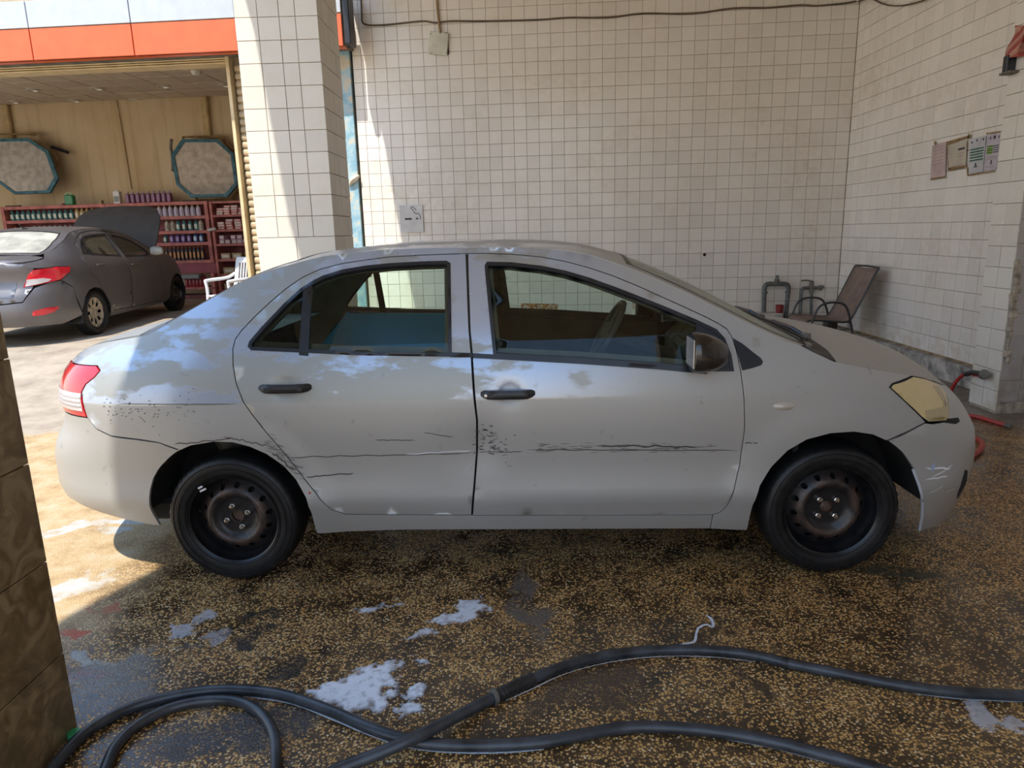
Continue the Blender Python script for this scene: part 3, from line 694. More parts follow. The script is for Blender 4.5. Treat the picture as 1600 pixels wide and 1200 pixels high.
def sheet(name, outer, holes, fmap, mat, parent=None, st=.05, thick=.012, extra=(), flip=False, label=None, sx=1., bst=None, gap=0.):
    outer = inset(outer, gap) if gap else ccw(outer)
    loops = [resample(outer, bst or st)]+[resample(ccw(h), bst or st) for h in holes]
    co = []; ed_ = []
    for lp in loops:
        k = len(co); n = len(lp); co += lp; ed_ += [(k+i, k+(i+1) % n) for i in range(n)]
    xs = [p[0] for p in loops[0]]; ys = [p[1] for p in loops[0]]
    gx, gy = np.meshgrid(np.arange(min(xs)+st*.37, max(xs), st/sx), np.arange(min(ys)+st*.41, max(ys), st))
    X, Y = gx.ravel(), gy.ravel()
    if len(extra): X = np.concatenate([X, [e_[0] for e_ in extra]]); Y = np.concatenate([Y, [e_[1] for e_ in extra]])
    ok = inpoly(X, Y, loops[0])
    for h in loops[1:]: ok &= ~inpoly(X, Y, h)
    X, Y = X[ok], Y[ok]
    B = np.array(co); dmin = np.full(len(X), 9.)
    for p in B: dmin = np.minimum(dmin, np.hypot(X-p[0], Y-p[1]))
    ok = dmin > st*.3; ok |= np.zeros(len(X), bool)
    co += [(float(a), float(b)) for a, b in zip(X[ok], Y[ok])]
    r = delaunay_2d_cdt([Vector(c) for c in co], ed_, [], 0, 1e-6)
    V2 = [tuple(v) for v in r[0]]; F = [tuple(f) for f in r[2]]
    cx_ = np.array([sum(V2[i][0] for i in f)/len(f) for f in F]); cy_ = np.array([sum(V2[i][1] for i in f)/len(f) for f in F])
    ok = inpoly(cx_, cy_, loops[0])
    for h in loops[1:]: ok &= ~inpoly(cx_, cy_, h)
    F = [f for f, k in zip(F, ok) if k]
    F = [f if area2([V2[i] for i in f]) > 0 else tuple(reversed(f)) for f in F]
    if flip: F = [tuple(reversed(f)) for f in F]
    used = sorted({i for f in F for i in f}); mp = {o: i for i, o in enumerate(used)}
    V = [Vector(fmap(*V2[i])) for i in used]; F = [tuple(mp[i] for i in f) for f in F]
    nf = len(F)
    if thick:
        nr = [Vector() for _ in V]
        for f in F:
            k = (V[f[1]]-V[f[0]]).cross(V[f[2]]-V[f[0]])
            for i in f: nr[i] += k
        cnt = {}
        for f in F:
            for i in range(len(f)): cnt[(f[i], f[(i+1) % len(f)])] = 1
        bd = [e_ for e_ in cnt if (e_[1], e_[0]) not in cnt]
        idx = {}
        def two(i):
            if i not in idx:
                k = nr[i].normalized() if nr[i].length > 0 else Vector(); idx[i] = len(V); V.append(V[i].copy()); V.append(V[i]-k*thick)
            return idx[i]
        for a, b in bd:
            ia, ib = two(a), two(b); F.append((ib, ia, ia+1, ib+1))
    o = M(name, V, F, mat, parent, 'all', label)
    fl = [True]*nf+[False]*(len(F)-nf); o.data.polygons.foreach_set('use_smooth', fl)
    return o
def strip(mb, pts, w, fmap, off=.0015):
    """thin raised line on a surface"""
    vs = []; n = len(pts)
    for i, p in enumerate(pts):
        a, b = pts[max(0, i-1)], pts[min(n-1, i+1)]; d = Vector((b[0]-a[0], b[1]-a[1])); d.normalize(); m = Vector((-d.y, d.x))*(w/2*(1 if 0 < i < n-1 else .2))
        for s_ in (-1, 1):
            vs.append(fmap(p[0]+m.x*s_, p[1]+m.y*s_, off))
    mb.add(vs, [(2*i, 2*i+1, 2*i+3, 2*i+2) for i in range(n-1)])
def ellipse(cx, cy, rx, ry, n=24): return [(cx+rx*math.cos(2*math.pi*i/n), cy+ry*math.sin(2*math.pi*i/n)) for i in range(n)]

# ------------------------------------------------------------------ car materials
def paint(name, c, dustc, dust=.35, blot=True, met=.35, patch=.0):
    m, n, b = nodes(name); tcx = N(n, 'ShaderNodeTexCoord').outputs['Object']
    f1 = noisef(n, tcx, 2.2, 6, .6); f2 = noisef(n, tcx, 18, 5, .6)
    k = math_(n, 'MULTIPLY', ramp(n, f1, [(.35, g3(.3)), (.65, g3(1))]), dust)
    col = mix(n, k, c, dustc)
    if blot:
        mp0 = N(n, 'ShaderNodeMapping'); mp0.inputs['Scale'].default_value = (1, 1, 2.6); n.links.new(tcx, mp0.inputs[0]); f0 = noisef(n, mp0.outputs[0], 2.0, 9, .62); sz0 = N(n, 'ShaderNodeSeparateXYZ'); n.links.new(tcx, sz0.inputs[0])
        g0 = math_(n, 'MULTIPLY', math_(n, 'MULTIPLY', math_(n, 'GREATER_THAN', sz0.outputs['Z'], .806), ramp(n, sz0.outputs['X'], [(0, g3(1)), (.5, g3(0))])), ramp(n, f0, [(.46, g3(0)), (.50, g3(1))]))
        col = mix(n, math_(n, 'MULTIPLY', g0, .9), mix(n, math_(n, 'MULTIPLY', math_(n, 'GREATER_THAN', sz0.outputs['Z'], .806), ramp(n, sz0.outputs['X'], [(0, g3(.55)), (.5, g3(0))])), col, (.33, .345, .325)), (.42, .49, .62))  # blue of the blotches is sky reflection painted into the base colour
    sp2 = ramp(n, f2, [(.27, (.6, .58, .55)), (.36, (1, 1, 1))]); col = mix(n, .5, col, sp2, 'MULTIPLY')
    n.links.new(col, b.inputs['Base Color']); b.inputs['Metallic'].default_value = met
    b.inputs['Roughness'].default_value = .42
    if blot:   # wet glossy blotches against a dull soapy film, above the waist crease
        mpn = N(n, 'ShaderNodeMapping'); mpn.inputs['Scale'].default_value = (1, 1, 2.6); n.links.new(tcx, mpn.inputs[0])
        f3 = noisef(n, mpn.outputs[0], 2.0, 9, .62)
        sz = N(n, 'ShaderNodeSeparateXYZ'); n.links.new(tcx, sz.inputs[0])
        up = math_(n, 'GREATER_THAN', sz.outputs['Z'], .80); rearx = ramp(n, sz.outputs['X'], [(0, g3(1)), (.55, g3(.0))])
        g_ = math_(n, 'MULTIPLY', math_(n, 'MULTIPLY', up, rearx), ramp(n, f3, [(.46, g3(0)), (.50, g3(1))]))
        n.links.new(math_(n, 'MULTIPLY_ADD', g_, .80, .12), b.inputs['Coat Weight'])
        b.inputs['Coat Roughness'].default_value = .13
        n.links.new(math_(n, 'MULTIPLY_ADD', g_, -.2, .46), b.inputs['Roughness'])
    else:
        b.inputs['Coat Weight'].default_value = .5; b.inputs['Coat Roughness'].default_value = .2
    return m
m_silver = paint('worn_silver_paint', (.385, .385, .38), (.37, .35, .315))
m_silver_b = paint('bumper_silver_paint', (.38, .38, .37), (.36, .34, .31), blot=False, met=.25)
m_glass = glass('green_tinted_glass', (.85, .96, .89))
m_glass_q = glass('darker_quarter_glass', (.55, .62, .55))
m_wind = glass('dusty_windscreen', (.60, .72, .62), film=((.42, .46, .40), .75))
m_rubber = pbr('tyre_rubber', (.011, .011, .012), .45, var=.3, scale=20, spec=.35)
m_int = pbr('cabin_lining', (.10, .09, .07), .8, var=.15); m_int2 = pbr('cabin_grey', (.26, .25, .20), .7, var=.15)
m_seat = pbr('seat_cloth', (.13, .125, .11), .9, var=.2, scale=12); m_chrome = pbr('worn_chrome', (.62, .60, .58), .22, 1., var=.15)
m_amberlens = None
def lens(name, c, rough=.12, tr=.0, alt=None):
    m, n, b = nodes(name); f = noisef(n, N(n, 'ShaderNodeTexCoord').outputs['Object'], 9, 5)
    n.links.new(ramp(n, f, [(.3, alt or tuple(x*.8 for x in c)), (.7, c)]), b.inputs['Base Color']); b.inputs['Roughness'].default_value = rough; b.inputs['Coat Weight'].default_value = .8; b.inputs['Coat Roughness'].default_value = .1
    b.inputs['Transmission Weight'].default_value = tr
    return m
m_red = lens('red_lens', (.70, .012, .03)); m_clear = lens('clear_lens', (.62, .58, .58)); m_yel = lens('yellowed_headlamp_lens', (.60, .47, .22), .3, 0., (.50, .40, .20))
m_yel2 = lens('dim_headlamp_lower', (.40, .32, .16), .25)

# ------------------------------------------------------------------ body form
def PL(xs, ys):
    xs=[float(a) for a in xs]; ys=[float(a) for a in ys]; n=len(xs)
    h=[xs[i+1]-xs[i] for i in range(n-1)]; d=[(ys[i+1]-ys[i])/h[i] for i in range(n-1)]
    m=[d[0]]+[0.0 if d[i-1]*d[i]<=0 else 2*d[i-1]*d[i]/(d[i-1]+d[i]) for i in range(1,n-1)]+[d[-1]]
    def f(x):
        if x<=xs[0]: return ys[0]
        if x>=xs[-1]: return ys[-1]
        i=0
        while x>xs[i+1]: i+=1
        t=(x-xs[i])/h[i]
        return ((2*t**3-3*t**2+1)*ys[i]+(t**3-2*t**2+t)*h[i]*m[i]+(-2*t**3+3*t**2)*ys[i+1]+(t**3-t**2)*h[i]*m[i+1])
    return f
class Body:
    """closed form body: half width w(u,z), front end uf(z), rear end ur(z)"""
    def __init__(s, sec, front, rear, u1f, u1r, nf=5.,mf=2.5,nr=5.,mr=2.5):
        s.g=PL(*sec); s.uf=PL(*front); s.ur=PL(*rear); s.u1f=u1f; s.u1r=u1r
        s.nf,s.mf,s.nr,s.mr=nf,mf,nr,mr
    def w(s,u,z):
        W=s.g(z)
        if u>s.u1f:
            t=min(1.,(u-s.u1f)/(s.uf(z)-s.u1f)); return W*(1-t**s.nf)**(1/s.mf)
        if u<s.u1r:
            t=min(1.,(s.u1r-u)/(s.u1r-s.ur(z))); return W*(1-t**s.nr)**(1/s.mr)
        return W
    # wrap coordinate a in -1..1 over an end: a=-1 near side at u1, 0 nose, +1 far side
    def wrap(s,a,z,front=True):
        th=a*math.pi/2
        W=s.g(z)
        c=max(0.,math.cos(th)); sn=abs(math.sin(th))
        if front: t=c**(2/s.nf); w=W*sn**(2/s.mf); u=s.u1f+t*(s.uf(z)-s.u1f)
        else: t=c**(2/s.nr); w=W*sn**(2/s.mr); u=s.u1r-t*(s.u1r-s.ur(z))
        return (u, -w if a<0 else w, z)
    def a_of(s,u,z,front=True):
        if front: t=(u-s.u1f)/(s.uf(z)-s.u1f); n=s.nf
        else: t=(s.u1r-u)/(s.u1r-s.ur(z)); n=s.nr
        t=min(1.,max(0.,t)); return -math.acos(t**(n/2))/(math.pi/2)
# main sedan
SEC=([.15,.20,.26,.31,.345,.375,.42,.50,.60,.70,.78,.86,.93,.975,1.05,1.15,1.25,1.33,1.40],
     [.76,.785,.81,.822,.836,.843,.838,.834,.840,.846,.845,.833,.813,.795,.762,.713,.66,.612,.56])
FR=([.15,.2,.3,.36,.45,.55,.63,.70,.78,.86,.9,.95,1.1],[2.02,2.03,2.05,2.06,2.075,2.065,2.02,1.965,1.87,1.77,1.70,1.6,1.45])
RR=([.15,.2,.25,.30,.34,.42,.52,.60,.68,.73,.80,.86,.92,.98,1.02,1.2],[-1.95,-2.03,-2.13,-2.20,-2.245,-2.275,-2.275,-2.245,-2.19,-2.18,-2.19,-2.18,-2.15,-2.08,-1.98,-1.6])
yaris=Body(SEC,FR,RR,1.0,-1.05)
ze_pts=None
SEC2=([.15,.20,.26,.35,.45,.55,.65,.74,.82,.90,.96,1.05,1.15,1.25,1.33,1.42],
     [.76,.785,.81,.832,.838,.840,.848,.850,.842,.825,.803,.760,.705,.65,.60,.54])
FR2=([.15,.25,.36,.45,.55,.65,.75,.85,.95,1.1],[2.0,2.04,2.07,2.08,2.06,2.02,1.93,1.80,1.6,1.45])
RR2=([.15,.22,.30,.36,.45,.55,.62,.68,.75,.85,.95,1.02,1.08,1.2],[-2.05,-2.15,-2.22,-2.25,-2.26,-2.24,-2.22,-2.18,-2.15,-2.16,-2.20,-2.18,-1.95,-1.6])
accent=Body(SEC2,FR2,RR2,1.0,-1.15,nr=4.,mr=2.3)


class Car:
    def __init__(s, root, B, paint, arches, flare=.010, R=.285, rec=(), dents=()):
        s.root, s.B, s.paint, s.arches, s.flare, s.rec, s.R, s.dents = root, B, paint, arches, flare, rec, R, dents
    def w(s, u, z):
        w = s.B.w(u, z)
        for cu, cz in s.arches:
            r = math.hypot(u-cu, z-cz); t = (r-.365)/.105
            if z > .2 and r < .48: w += s.flare*max(0, min(1, 1-t))**.5 if t > 0 else s.flare
        for cu, cz, ru, rz, d in s.rec:
            q_ = ((u-cu)/ru)**2+((z-cz)/rz)**2
            if q_ < 1: w -= d*(1-q_)**.7
        for cu, cz, ru, rz, d in s.dents:
            q_ = ((u-cu)/ru)**2+((z-cz)/rz)**2; w -= d*math.exp(-q_)
        return w
    def smap(s, off=0., near=True):
        sg = -1 if near else 1
        return lambda u, z: (u, sg*(s.w(u, z)+off), z)
    def side(s, name, P, holes=(), mat=None, off=0., near=True, parent=None, **k):
        return sheet(name, P, holes, s.smap(off, near), mat or s.paint, parent or s.root, flip=not near, **k)
    def top(s, name, P, holes, ze, R, mat=None, p=2.6, off=0., parent=None, **k):
        def f(u, t):
            z0 = ze(u); w = s.w(u, z0); v = t*w
            z = z0+(max(R(u), z0+.004)-z0)*(1-min(1, abs(t))**p)
            return (u, v, z+off)
        return sheet(name, P, holes, f, mat or s.paint, parent or s.root, **k)
    def wrapsheet(s, name, P, holes=(), mat=None, off=0., front=True, parent=None, **k):
        def f(a, z):
            x, y, z = s.B.wrap(a/WS, z, front)
            if off:
                x2, y2, _ = s.B.wrap(a/WS+.01, z, front); x1, y1, _ = s.B.wrap(a/WS-.01, z, front); t = Vector((x2-x1, y2-y1, 0)).normalized(); nn = Vector((t.y, -t.x, 0))
                if not front: nn = -nn
                x += nn.x*off; y += nn.y*off
            return (x, y, z)
        return sheet(name, [(a*WS, z) for a, z in P], [[(a*WS, z) for a, z in h] for h in holes], f, mat or s.paint, parent or s.root, flip=not front, **k)
    def A(s, pts, front=True): return [(s.B.a_of(u, z, front), z) for u, z in pts]
WS = 1.25
def mir(P): return [(-a, z) for a, z in reversed(P)]
def make_wheel(parent, loc, near, R, kind, label=None):
    w = empty('wheel', loc, 0 if near else math.pi, parent=parent)
    if label: w['label'] = label
    k = R/.285
    prof = [(.188, .060), (.196, .076), (.212, .084), (.243, .0875), (.268, .082), (.2785, .070), (.284, .052), (.285, .02), (.285, -.02), (.284, -.05), (.2785, -.068), (.262, -.084), (.24, -.0875), (.2, -.078), (.188, -.06)]
    mb = MB(); n = 96; mb.lathe([(r*k, h) for r, h in prof], n, 'y')
    for i in range(n):
        if i % 2:
            for j in (4, 5, 6):
                v = mb.v[j*n+i]; r = math.hypot(v.x, v.z); f_ = (r-.0045)/r; mb.v[j*n+i] = Vector((v.x*f_, v.y, v.z*f_))
    for j_, (rr, hh) in enumerate(((.205, .0835), (.231, .0885), (.254, .0875))):
        mb.lathe([((rr-.0015)*k, hh-.002), (rr*k, hh+.0012), ((rr+.0015)*k, hh-.002)], 72, 'y')
    mb.build('tyre', m_rubber, w, True)
    # rim
    if kind == 'steel':
        hm = PL([.02, .07, .086, .098, .113, .128, .158, .170], [.026, .028, .030, .046, .056, .046, .018, .012])
        holes = [ellipse(.142*math.cos(a), .142*math.sin(a), .0115, .0115, 12) for a in [2*math.pi*(i+.3)/14 for i in range(14)]]+[ellipse(0, 0, .028, .028, 20)]
        sheet('rim', ellipse(0, 0, .170, .170, 56), holes, lambda x, z: (x, -hm(math.hypot(x, z)), z), m_rim, w, st=.014, thick=.004, bst=.012)
        MB().lathe([(.168, .012), (.172, .03), (.179, .040), (.186, .058), (.188, .074), (.196, .080), (.200, .074)], 56, 'y').build('rim_barrel', m_rimb, w, True)
        MB().lathe([(.001, -.01), (.17, -.01)], 32, 'y').build('brake_drum', m_dark, w)
        for i in range(4):
            a = math.pi/2*i+(.35 if loc[0] < 0 else .75)
            b_ = MB().lathe([(.013, 0), (.0125, .010), (.009, .012), (.009, .020), (.001, .021)], 6, 'y').build('lug_nut', m_chrome, w); b_.location = (.05*math.cos(a), -.028, .05*math.sin(a))
        if loc[0] > 0: MB().lathe([(.001, .034), (.016, .032), (.022, .024), (.03, .02)], 20, 'y').build('hub_cap', pbr('rusty_hub', (.13, .085, .065), .5, .5) if 'rusty_hub' not in MATS else MATS['rusty_hub'], w, True)
        else: MB().lathe([(.027, .024), (.029, .034), (.031, .024)], 24, 'y').build('hub_ring', m_chrome, w, True); MB().lathe([(.001, .012), (.029, .014)], 20, 'y').build('hub_cap', MATS['rusty_hub'] if 'rusty_hub' in MATS else pbr('rusty_hub', (.13, .085, .065), .5, .5), w)
        MB().tube([(.165*math.cos(2.9), -.045, .165*math.sin(2.9)), (.15*math.cos(2.9), -.06, .15*math.sin(2.9))], .004, 6).build('valve', m_black, w)
    else:
        hm = PL([.02, .05, .07, .11, .15, .185, .195], [.035, .045, .040, .050, .054, .058, .066])
        holes = []
        for i in range(8):
            a = 2*math.pi*i/8; c, s_ = math.cos(a), math.sin(a)
            pe = [(.085, .0), (.10, .016), (.13, .024), (.155, .022), (.165, .0), (.155, -.022), (.13, -.024), (.10, -.016)]
            holes.append([(x*c-y*s_, x*s_+y*c) for x, y in pe])
        sheet('wheel_cover', ellipse(0, 0, .195, .195, 48), holes, lambda x, z: (x, -hm(math.hypot(x, z)), z), m_alloy, w, st=.02, thick=.008, bst=.02)
        MB().lathe([(.001, .0), (.19, .0)], 32, 'y').build('brake_drum', m_dark, w)
    return w
def rim_mat():
    m, n, b = nodes('worn_black_rim'); t = N(n, 'ShaderNodeTexCoord').outputs['Object']
    L = N(n, 'ShaderNodeVectorMath', operation='MULTIPLY'); n.links.new(t, L.inputs[0]); L.inputs[1].default_value = (1, 0, 1)
    le = N(n, 'ShaderNodeVectorMath', operation='LENGTH'); n.links.new(L.outputs[0], le.inputs[0])
    k = ramp(n, math_(n, 'MULTIPLY', le.outputs['Value'], 5.), [(.44, g3(0)), (.53, g3(1)), (.64, g3(1)), (.74, g3(.25)), (.82, g3(.1))])
    f = ramp(n, noisef(n, t, 16, 5, .6), [(.38, g3(0)), (.6, g3(1))])
    n.links.new(mix(n, math_(n, 'MULTIPLY', k, f), (.009, .009, .011), (.075, .046, .034)), b.inputs['Base Color']); b.inputs['Roughness'].default_value = .38; return m
m_rim = rim_mat(); m_rimb = pbr('black_rim_edge', (.010, .010, .012), .3, var=.3, scale=20, spec=.4); m_alloy = pbr('dusty_alloy', (.42, .36, .27), .5, .2, var=.3, scale=20)

# ================================================================== SILVER SEDAN
car = empty('car', (.041, 3.538, 0), math.radians(-1.02), label='worn silver four door sedan with black steel wheels parked across the wash bay', cat='car')
hr, hf = (-.976, .864), (-.066, .823)
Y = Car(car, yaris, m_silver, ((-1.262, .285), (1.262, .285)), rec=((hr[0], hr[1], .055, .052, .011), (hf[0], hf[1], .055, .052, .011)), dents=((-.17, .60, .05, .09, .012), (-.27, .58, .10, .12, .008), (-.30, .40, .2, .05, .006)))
ze = PL([-1.62, -1.569, -1.464, -1.295, -1.116, -.953, -.786, -.6, -.37, -.1, .1, .25, .34, .479, .605, .729, .852, .963, 1.1, 1.2], [1.066, 1.081, 1.136, 1.225, 1.306, 1.352, 1.384, 1.396, 1.400, 1.396, 1.384, 1.362, 1.334, 1.282, 1.226, 1.164, 1.10, 1.042, .985, .955])
Rr = PL([-1.70, -1.6, -1.45, -1.295, -1.116, -.95, -.81, -.6, -.37, -.12, .1, .25, .39, .563, .72, .88, 1.04, 1.2], [1.085, 1.125, 1.195, 1.27, 1.345, 1.385, 1.402, 1.420, 1.427, 1.423, 1.411, 1.395, 1.362, 1.304, 1.232, 1.151, 1.063, .975])
rear_door = [(-.243, 1.373), (-.427, 1.371), (-.563, 1.367), (-.665, 1.357), (-.764, 1.345), (-.857, 1.324), (-.93, 1.292), (-.993, 1.25), (-1.055, 1.198), (-1.117, 1.14), (-1.166, 1.088), (-1.188, 1.056), (-1.195, 1.019), (-1.190, .958), (-1.175, .885), (-1.148, .812), (-1.107, .745), (-1.054, .67), (-.995, .587), (-.93, .482), (-.865, .388), (-.825, .337), (-.771, .309), (-.611, .305), (-.449, .301), (-.241, .296), (-.225, .434), (-.209, .581), (-.203, .714), (-.211, .817), (-.219, .98), (-.228, 1.074), (-.236, 1.25)]
front_door = [(-.235, 1.373), (-.146, 1.371), (-.046, 1.365), (.071, 1.352), (.171, 1.332), (.269, 1.304), (.366, 1.270), (.462, 1.229), (.556, 1.185), (.65, 1.141), (.727, 1.104), (.781, 1.075), (.811, 1.054), (.827, 1.028), (.841, .979), (.855, .889), (.868, .773), (.875, .658), (.865, .512), (.842, .394), (.820, .325), (.800, .295), (.770, .281), (.466, .284), (.064, .289), (-.237, .294), (-.221, .434), (-.205, .581), (-.199, .714), (-.206, .816), (-.214, .98), (-.223, 1.073), (-.230, 1.25)]
rear_open = [(-1.119, 1.013), (-1.134, 1.028), (-1.128, 1.048), (-1.079, 1.105), (-.993, 1.195), (-.931, 1.25), (-.88, 1.281), (-.841, 1.299), (-.762, 1.321), (-.662, 1.335), (-.561, 1.342), (-.426, 1.346), (-.323, 1.346), (-.307, 1.336), (-.301, 1.162), (-.297, .972), (-.677, .985)]
front_open = [(-.164, 1.322), (-.155, 1.338), (-.055, 1.334), (.071, 1.317), (.169, 1.296), (.267, 1.266), (.364, 1.230), (.459, 1.192), (.554, 1.153), (.633, 1.119), (.695, 1.092), (.77, 1.055), (.80, 1.02), (.820, .96), (.828, .894), (.72, .896), (.539, .917), (.222, .945), (-.129, .969)]
arch_r = [(-1.587, .255), (-1.599, .334), (-1.596, .396), (-1.588, .437), (-1.570, .484), (-1.542, .525), (-1.508, .560), (-1.457, .600), (-1.382, .632), (-1.283, .647), (-1.206, .643), (-1.137, .622), (-1.072, .588), (-1.010, .536), (-.965, .476), (-.927, .396), (-.915, .324), (-.912, .23), (-.909, .213)]
arch_f = [(.921, .2), (.920, .253), (.925, .331), (.947, .418), (.990, .496), (1.052, .568), (1.122, .613), (1.214, .638), (1.307, .643), (1.383, .629), (1.440, .602), (1.52, .544), (1.577, .470), (1.606, .398), (1.638, .318), (1.686, .156)]
deck_e = [(-1.60, 1.073), (-1.814, 1.037), (-1.93, 1.012), (-2.02, .985)]
zedge = lambda a, b, n: [(a+(b-a)*i/n, ze(a+(b-a)*i/n)) for i in range(n+1)]
body_side = [(.768, .206), (-.556, .223)]+list(reversed(arch_r))[:-8]+[(-1.428, .613), (-1.517, .646), (-1.615, .660), (-1.727, .671), (-1.796, .698), (-1.839, .745), (-1.850, .81), (-1.854, .85), (-1.832, .883), (-1.788, .913), (-1.764, .939), (-1.785, .956), (-2.0, .948), (-2.03, .965)]+list(reversed(deck_e))+zedge(-1.57, 1.0, 40)+[(.99, 1.012), (.829, 1.020)]+list(reversed(front_door[:13]))+rear_door[:26]+[(-.237, .294), (.064, .289), (.466, .284), (.770, .281)]
fender = [(.770, .281), (.800, .295), (.820, .325), (.842, .394), (.865, .512), (.875, .658), (.868, .773), (.855, .889), (.841, .979), (.827, 1.028), (.99, 1.02), (1.10, .985), (1.142, .962), (1.223, .923), (1.334, .899), (1.48, .868), (1.555, .851), (1.456, .831), (1.442, .817), (1.507, .759), (1.583, .689), (1.605, .667), (1.44, .602)]+list(reversed(arch_f[:10]))+[(.768, .206)]
tri = [(.832, 1.020), (.868, .998), (.906, .966), (.935, .943), (.943, .929), (.936, .916), (.899, .905), (.860, .897)]
for near in (True, False):
    Y.side('body_side', body_side, gap=.0022, near=near, st=.05)
    fd = Y.side('front_door', front_door, [front_open], gap=.0022, near=near, st=.04, extra=[(hf[0]+.05*r*math.cos(a), hf[1]+.048*r*math.sin(a)) for r in (.3, .6, .85, 1.) for a in [i*.35 for i in range(18)]])
    rd = Y.side('rear_door', rear_door, [rear_open], gap=.0022, near=near, st=.04, extra=[(hr[0]+.05*r*math.cos(a), hr[1]+.048*r*math.sin(a)) for r in (.3, .6, .85, 1.) for a in [i*.35 for i in range(18)]])
    Y.side('fender', fender, gap=.0012, near=near, st=.04)
    Y.side('corner_trim', tri, mat=m_satin, off=.003, near=near, st=.05, label='black triangular trim')
    # window trims, panes
    for door, op, nm in ((fd, front_open, 'f'), (rd, rear_open, 'r')):
        inn = inset(op, .0135)
        Y.side('window_trim', op, [inn], m_satin, .003, near, door, thick=.02, st=.05)
        if near or nm == 'f': Y.side('window_lining', inset(op, -.012), [inset(op, .030)], m_int, -.035, near, door, thick=.01, st=.05)
    gin = inset(front_open, .014); rin = inset(rear_open, .014)
    Y.side('window_pane', gin, mat=m_glass, off=-.010, near=near, parent=fd, thick=0, st=.08)
    sail = [(.69, 1.094), (.77, 1.053), (.80, 1.02), (.820, .96), (.828, .894), (.72, .896), (.69, .90)]
    Y.side('mirror_sail', sail, mat=m_satin, off=-.002, near=near, parent=fd, st=.05)
    ud = -.90
    Y.side('window_pane', [p for p in rin if p[0] > ud-.005]+[(ud, .995)], mat=m_glass, off=-.010, near=near, parent=rd, thick=0, st=.08) if False else None
    rp_ = [(ud+.012, .99), (-.31, .985), (-.31, 1.162), (-.318, 1.332), (-.426, 1.338), (-.561, 1.334), (-.662, 1.326), (-.762, 1.312), (-.841, 1.291), (ud+.012, 1.262)]
    qp_ = [(-1.115, 1.022), (-1.12, 1.04), (-1.072, 1.098), (-.985, 1.19), (ud-.012, 1.262), (ud-.012, .995)]
    Y.side('window_pane', rp_, mat=m_glass, off=-.010, near=near, parent=rd, thick=0, st=.08)
    Y.side('quarter_pane', qp_, mat=m_glass_q, off=-.010, near=near, parent=rd, thick=0, st=.08)
    Y.side('window_divider', [(ud-.021, .99), (ud+.018, .985), (ud+.016, 1.272), (ud-.020, 1.250)], mat=m_satin, off=.001, near=near, parent=rd, st=.05)
    # belt strips
    Y.side('belt_strip', [(-.305, .971), (-.215, .968), (-.215, .985), (-.305, .989)], mat=m_satin, off=.004, near=near, parent=rd, st=.05)
    Y.side('belt_strip', [(-.212, .966), (-.12, .960), (.222, .935), (.539, .907), (.72, .886), (.72, .903), (.539, .924), (.222, .952), (-.12, .977), (-.212, .984)], mat=m_satin, off=.005, near=near, parent=fd, st=.05)
    # handles
    for door, (hu, hz), L0, L1 in ((rd, hr, -.107, .110), (fd, hf, -.117, .102)):
        sg = -1 if near else 1
        P_h = [(L0+(L1-L0)*i/14) for i in range(15)]
        vs, fs = [], []
        for i, t in enumerate(P_h):
            u = hu+t; e_ = min(1, min(t-L0, L1-t)/.018); hh = .019*max(.35, e_)**.5; wv = Y.B.w(u, hz)
            out = .004+.030*min(1, min(t-L0, L1-t)/.03); thk = .022 if -.06 < t < .06 else .034
            for a in range(8):
                an = math.pi/4*a+.39
                vs.append((u, sg*(wv+out-thk/2+thk/2*math.cos(an)*1.1), hz+.001*t+hh*math.sin(an)*(1 if abs(t) < .075 else .95)))
        for i in range(14):
            for a in range(8): fs.append((i*8+a, i*8+(a+1) % 8, (i+1)*8+(a+1) % 8, (i+1)*8+a))
        fs += [tuple(range(8)), tuple(14*8+a for a in reversed(range(8)))]
        if not near: fs = [tuple(reversed(f)) for f in fs]
        M('door_handle', vs, fs, m_black, door, True)
    kx = hf[0]-.094; kq = Y.B.w(kx, hf[1]); MB().lathe([(.0075, 0), (.0065, .003), (.001, .0035)], 12, 'y', c=(kx, -(kq+.034) if near else kq+.030, hf[1]+.001)).build('key_lock', m_chrome, fd)
    # side mirror
    sg = -1 if near else 1
    vs, fs = [], []; nu, nv = 14, 20
    for i in range(nu+1):
        t = i/nu
        uu = (.640 if near else .690)+.146*t; prof_ = math.sqrt(max(0, 1-(max(0, t-.08)/.92)**2.0)) if t > .08 else .95+.05*t/.08
        for k in range(nv):
            a = 2*math.pi*k/nv; ca, sa = math.cos(a), math.sin(a)
            ry = .088*prof_*abs(ca)**.75*(1 if ca > 0 else -1); rz = .078*prof_*abs(sa)**.8*(1 if sa > 0 else -1)
            vs.append((uu, sg*(.895+ry*sg*-1*-1), .988+rz-.010*t-(0 if near else .02)))
    for i in range(nu):
        for k in range(nv): fs.append((i*nv+k, (i+1)*nv+k, (i+1)*nv+(k+1) % nv, i*nv+(k+1) % nv))
    fs += [tuple(range(nv)), tuple(nu*nv+k for k in reversed(range(nv)))]
    mo = M('side_mirror', vs, fs, pbr('mirror_shell', (.022, .019, .018), .22, coat=.5, var=.4, scale=14) if 'mirror_shell' not in MATS else MATS['mirror_shell'], fd, True)
    MB().box((.74, sg*.80, .925), (.07, .10, .04), None, .012).build('mirror_arm', m_satin, fd)
    MB().box((.637 if near else .687, sg*.895, .988 if near else .968), (.004, .13, .11), None, .001).build('mirror_glass', m_mirr, fd)
    # indicator
    ti = MB(); 
    bpts = [(1.025+.042*math.cos(a)*r, .7515+.017*math.sin(a)*r, r) for r in (1, .8, .45, 0.001) for a in [2*math.pi*i/16 for i in range(16)]]
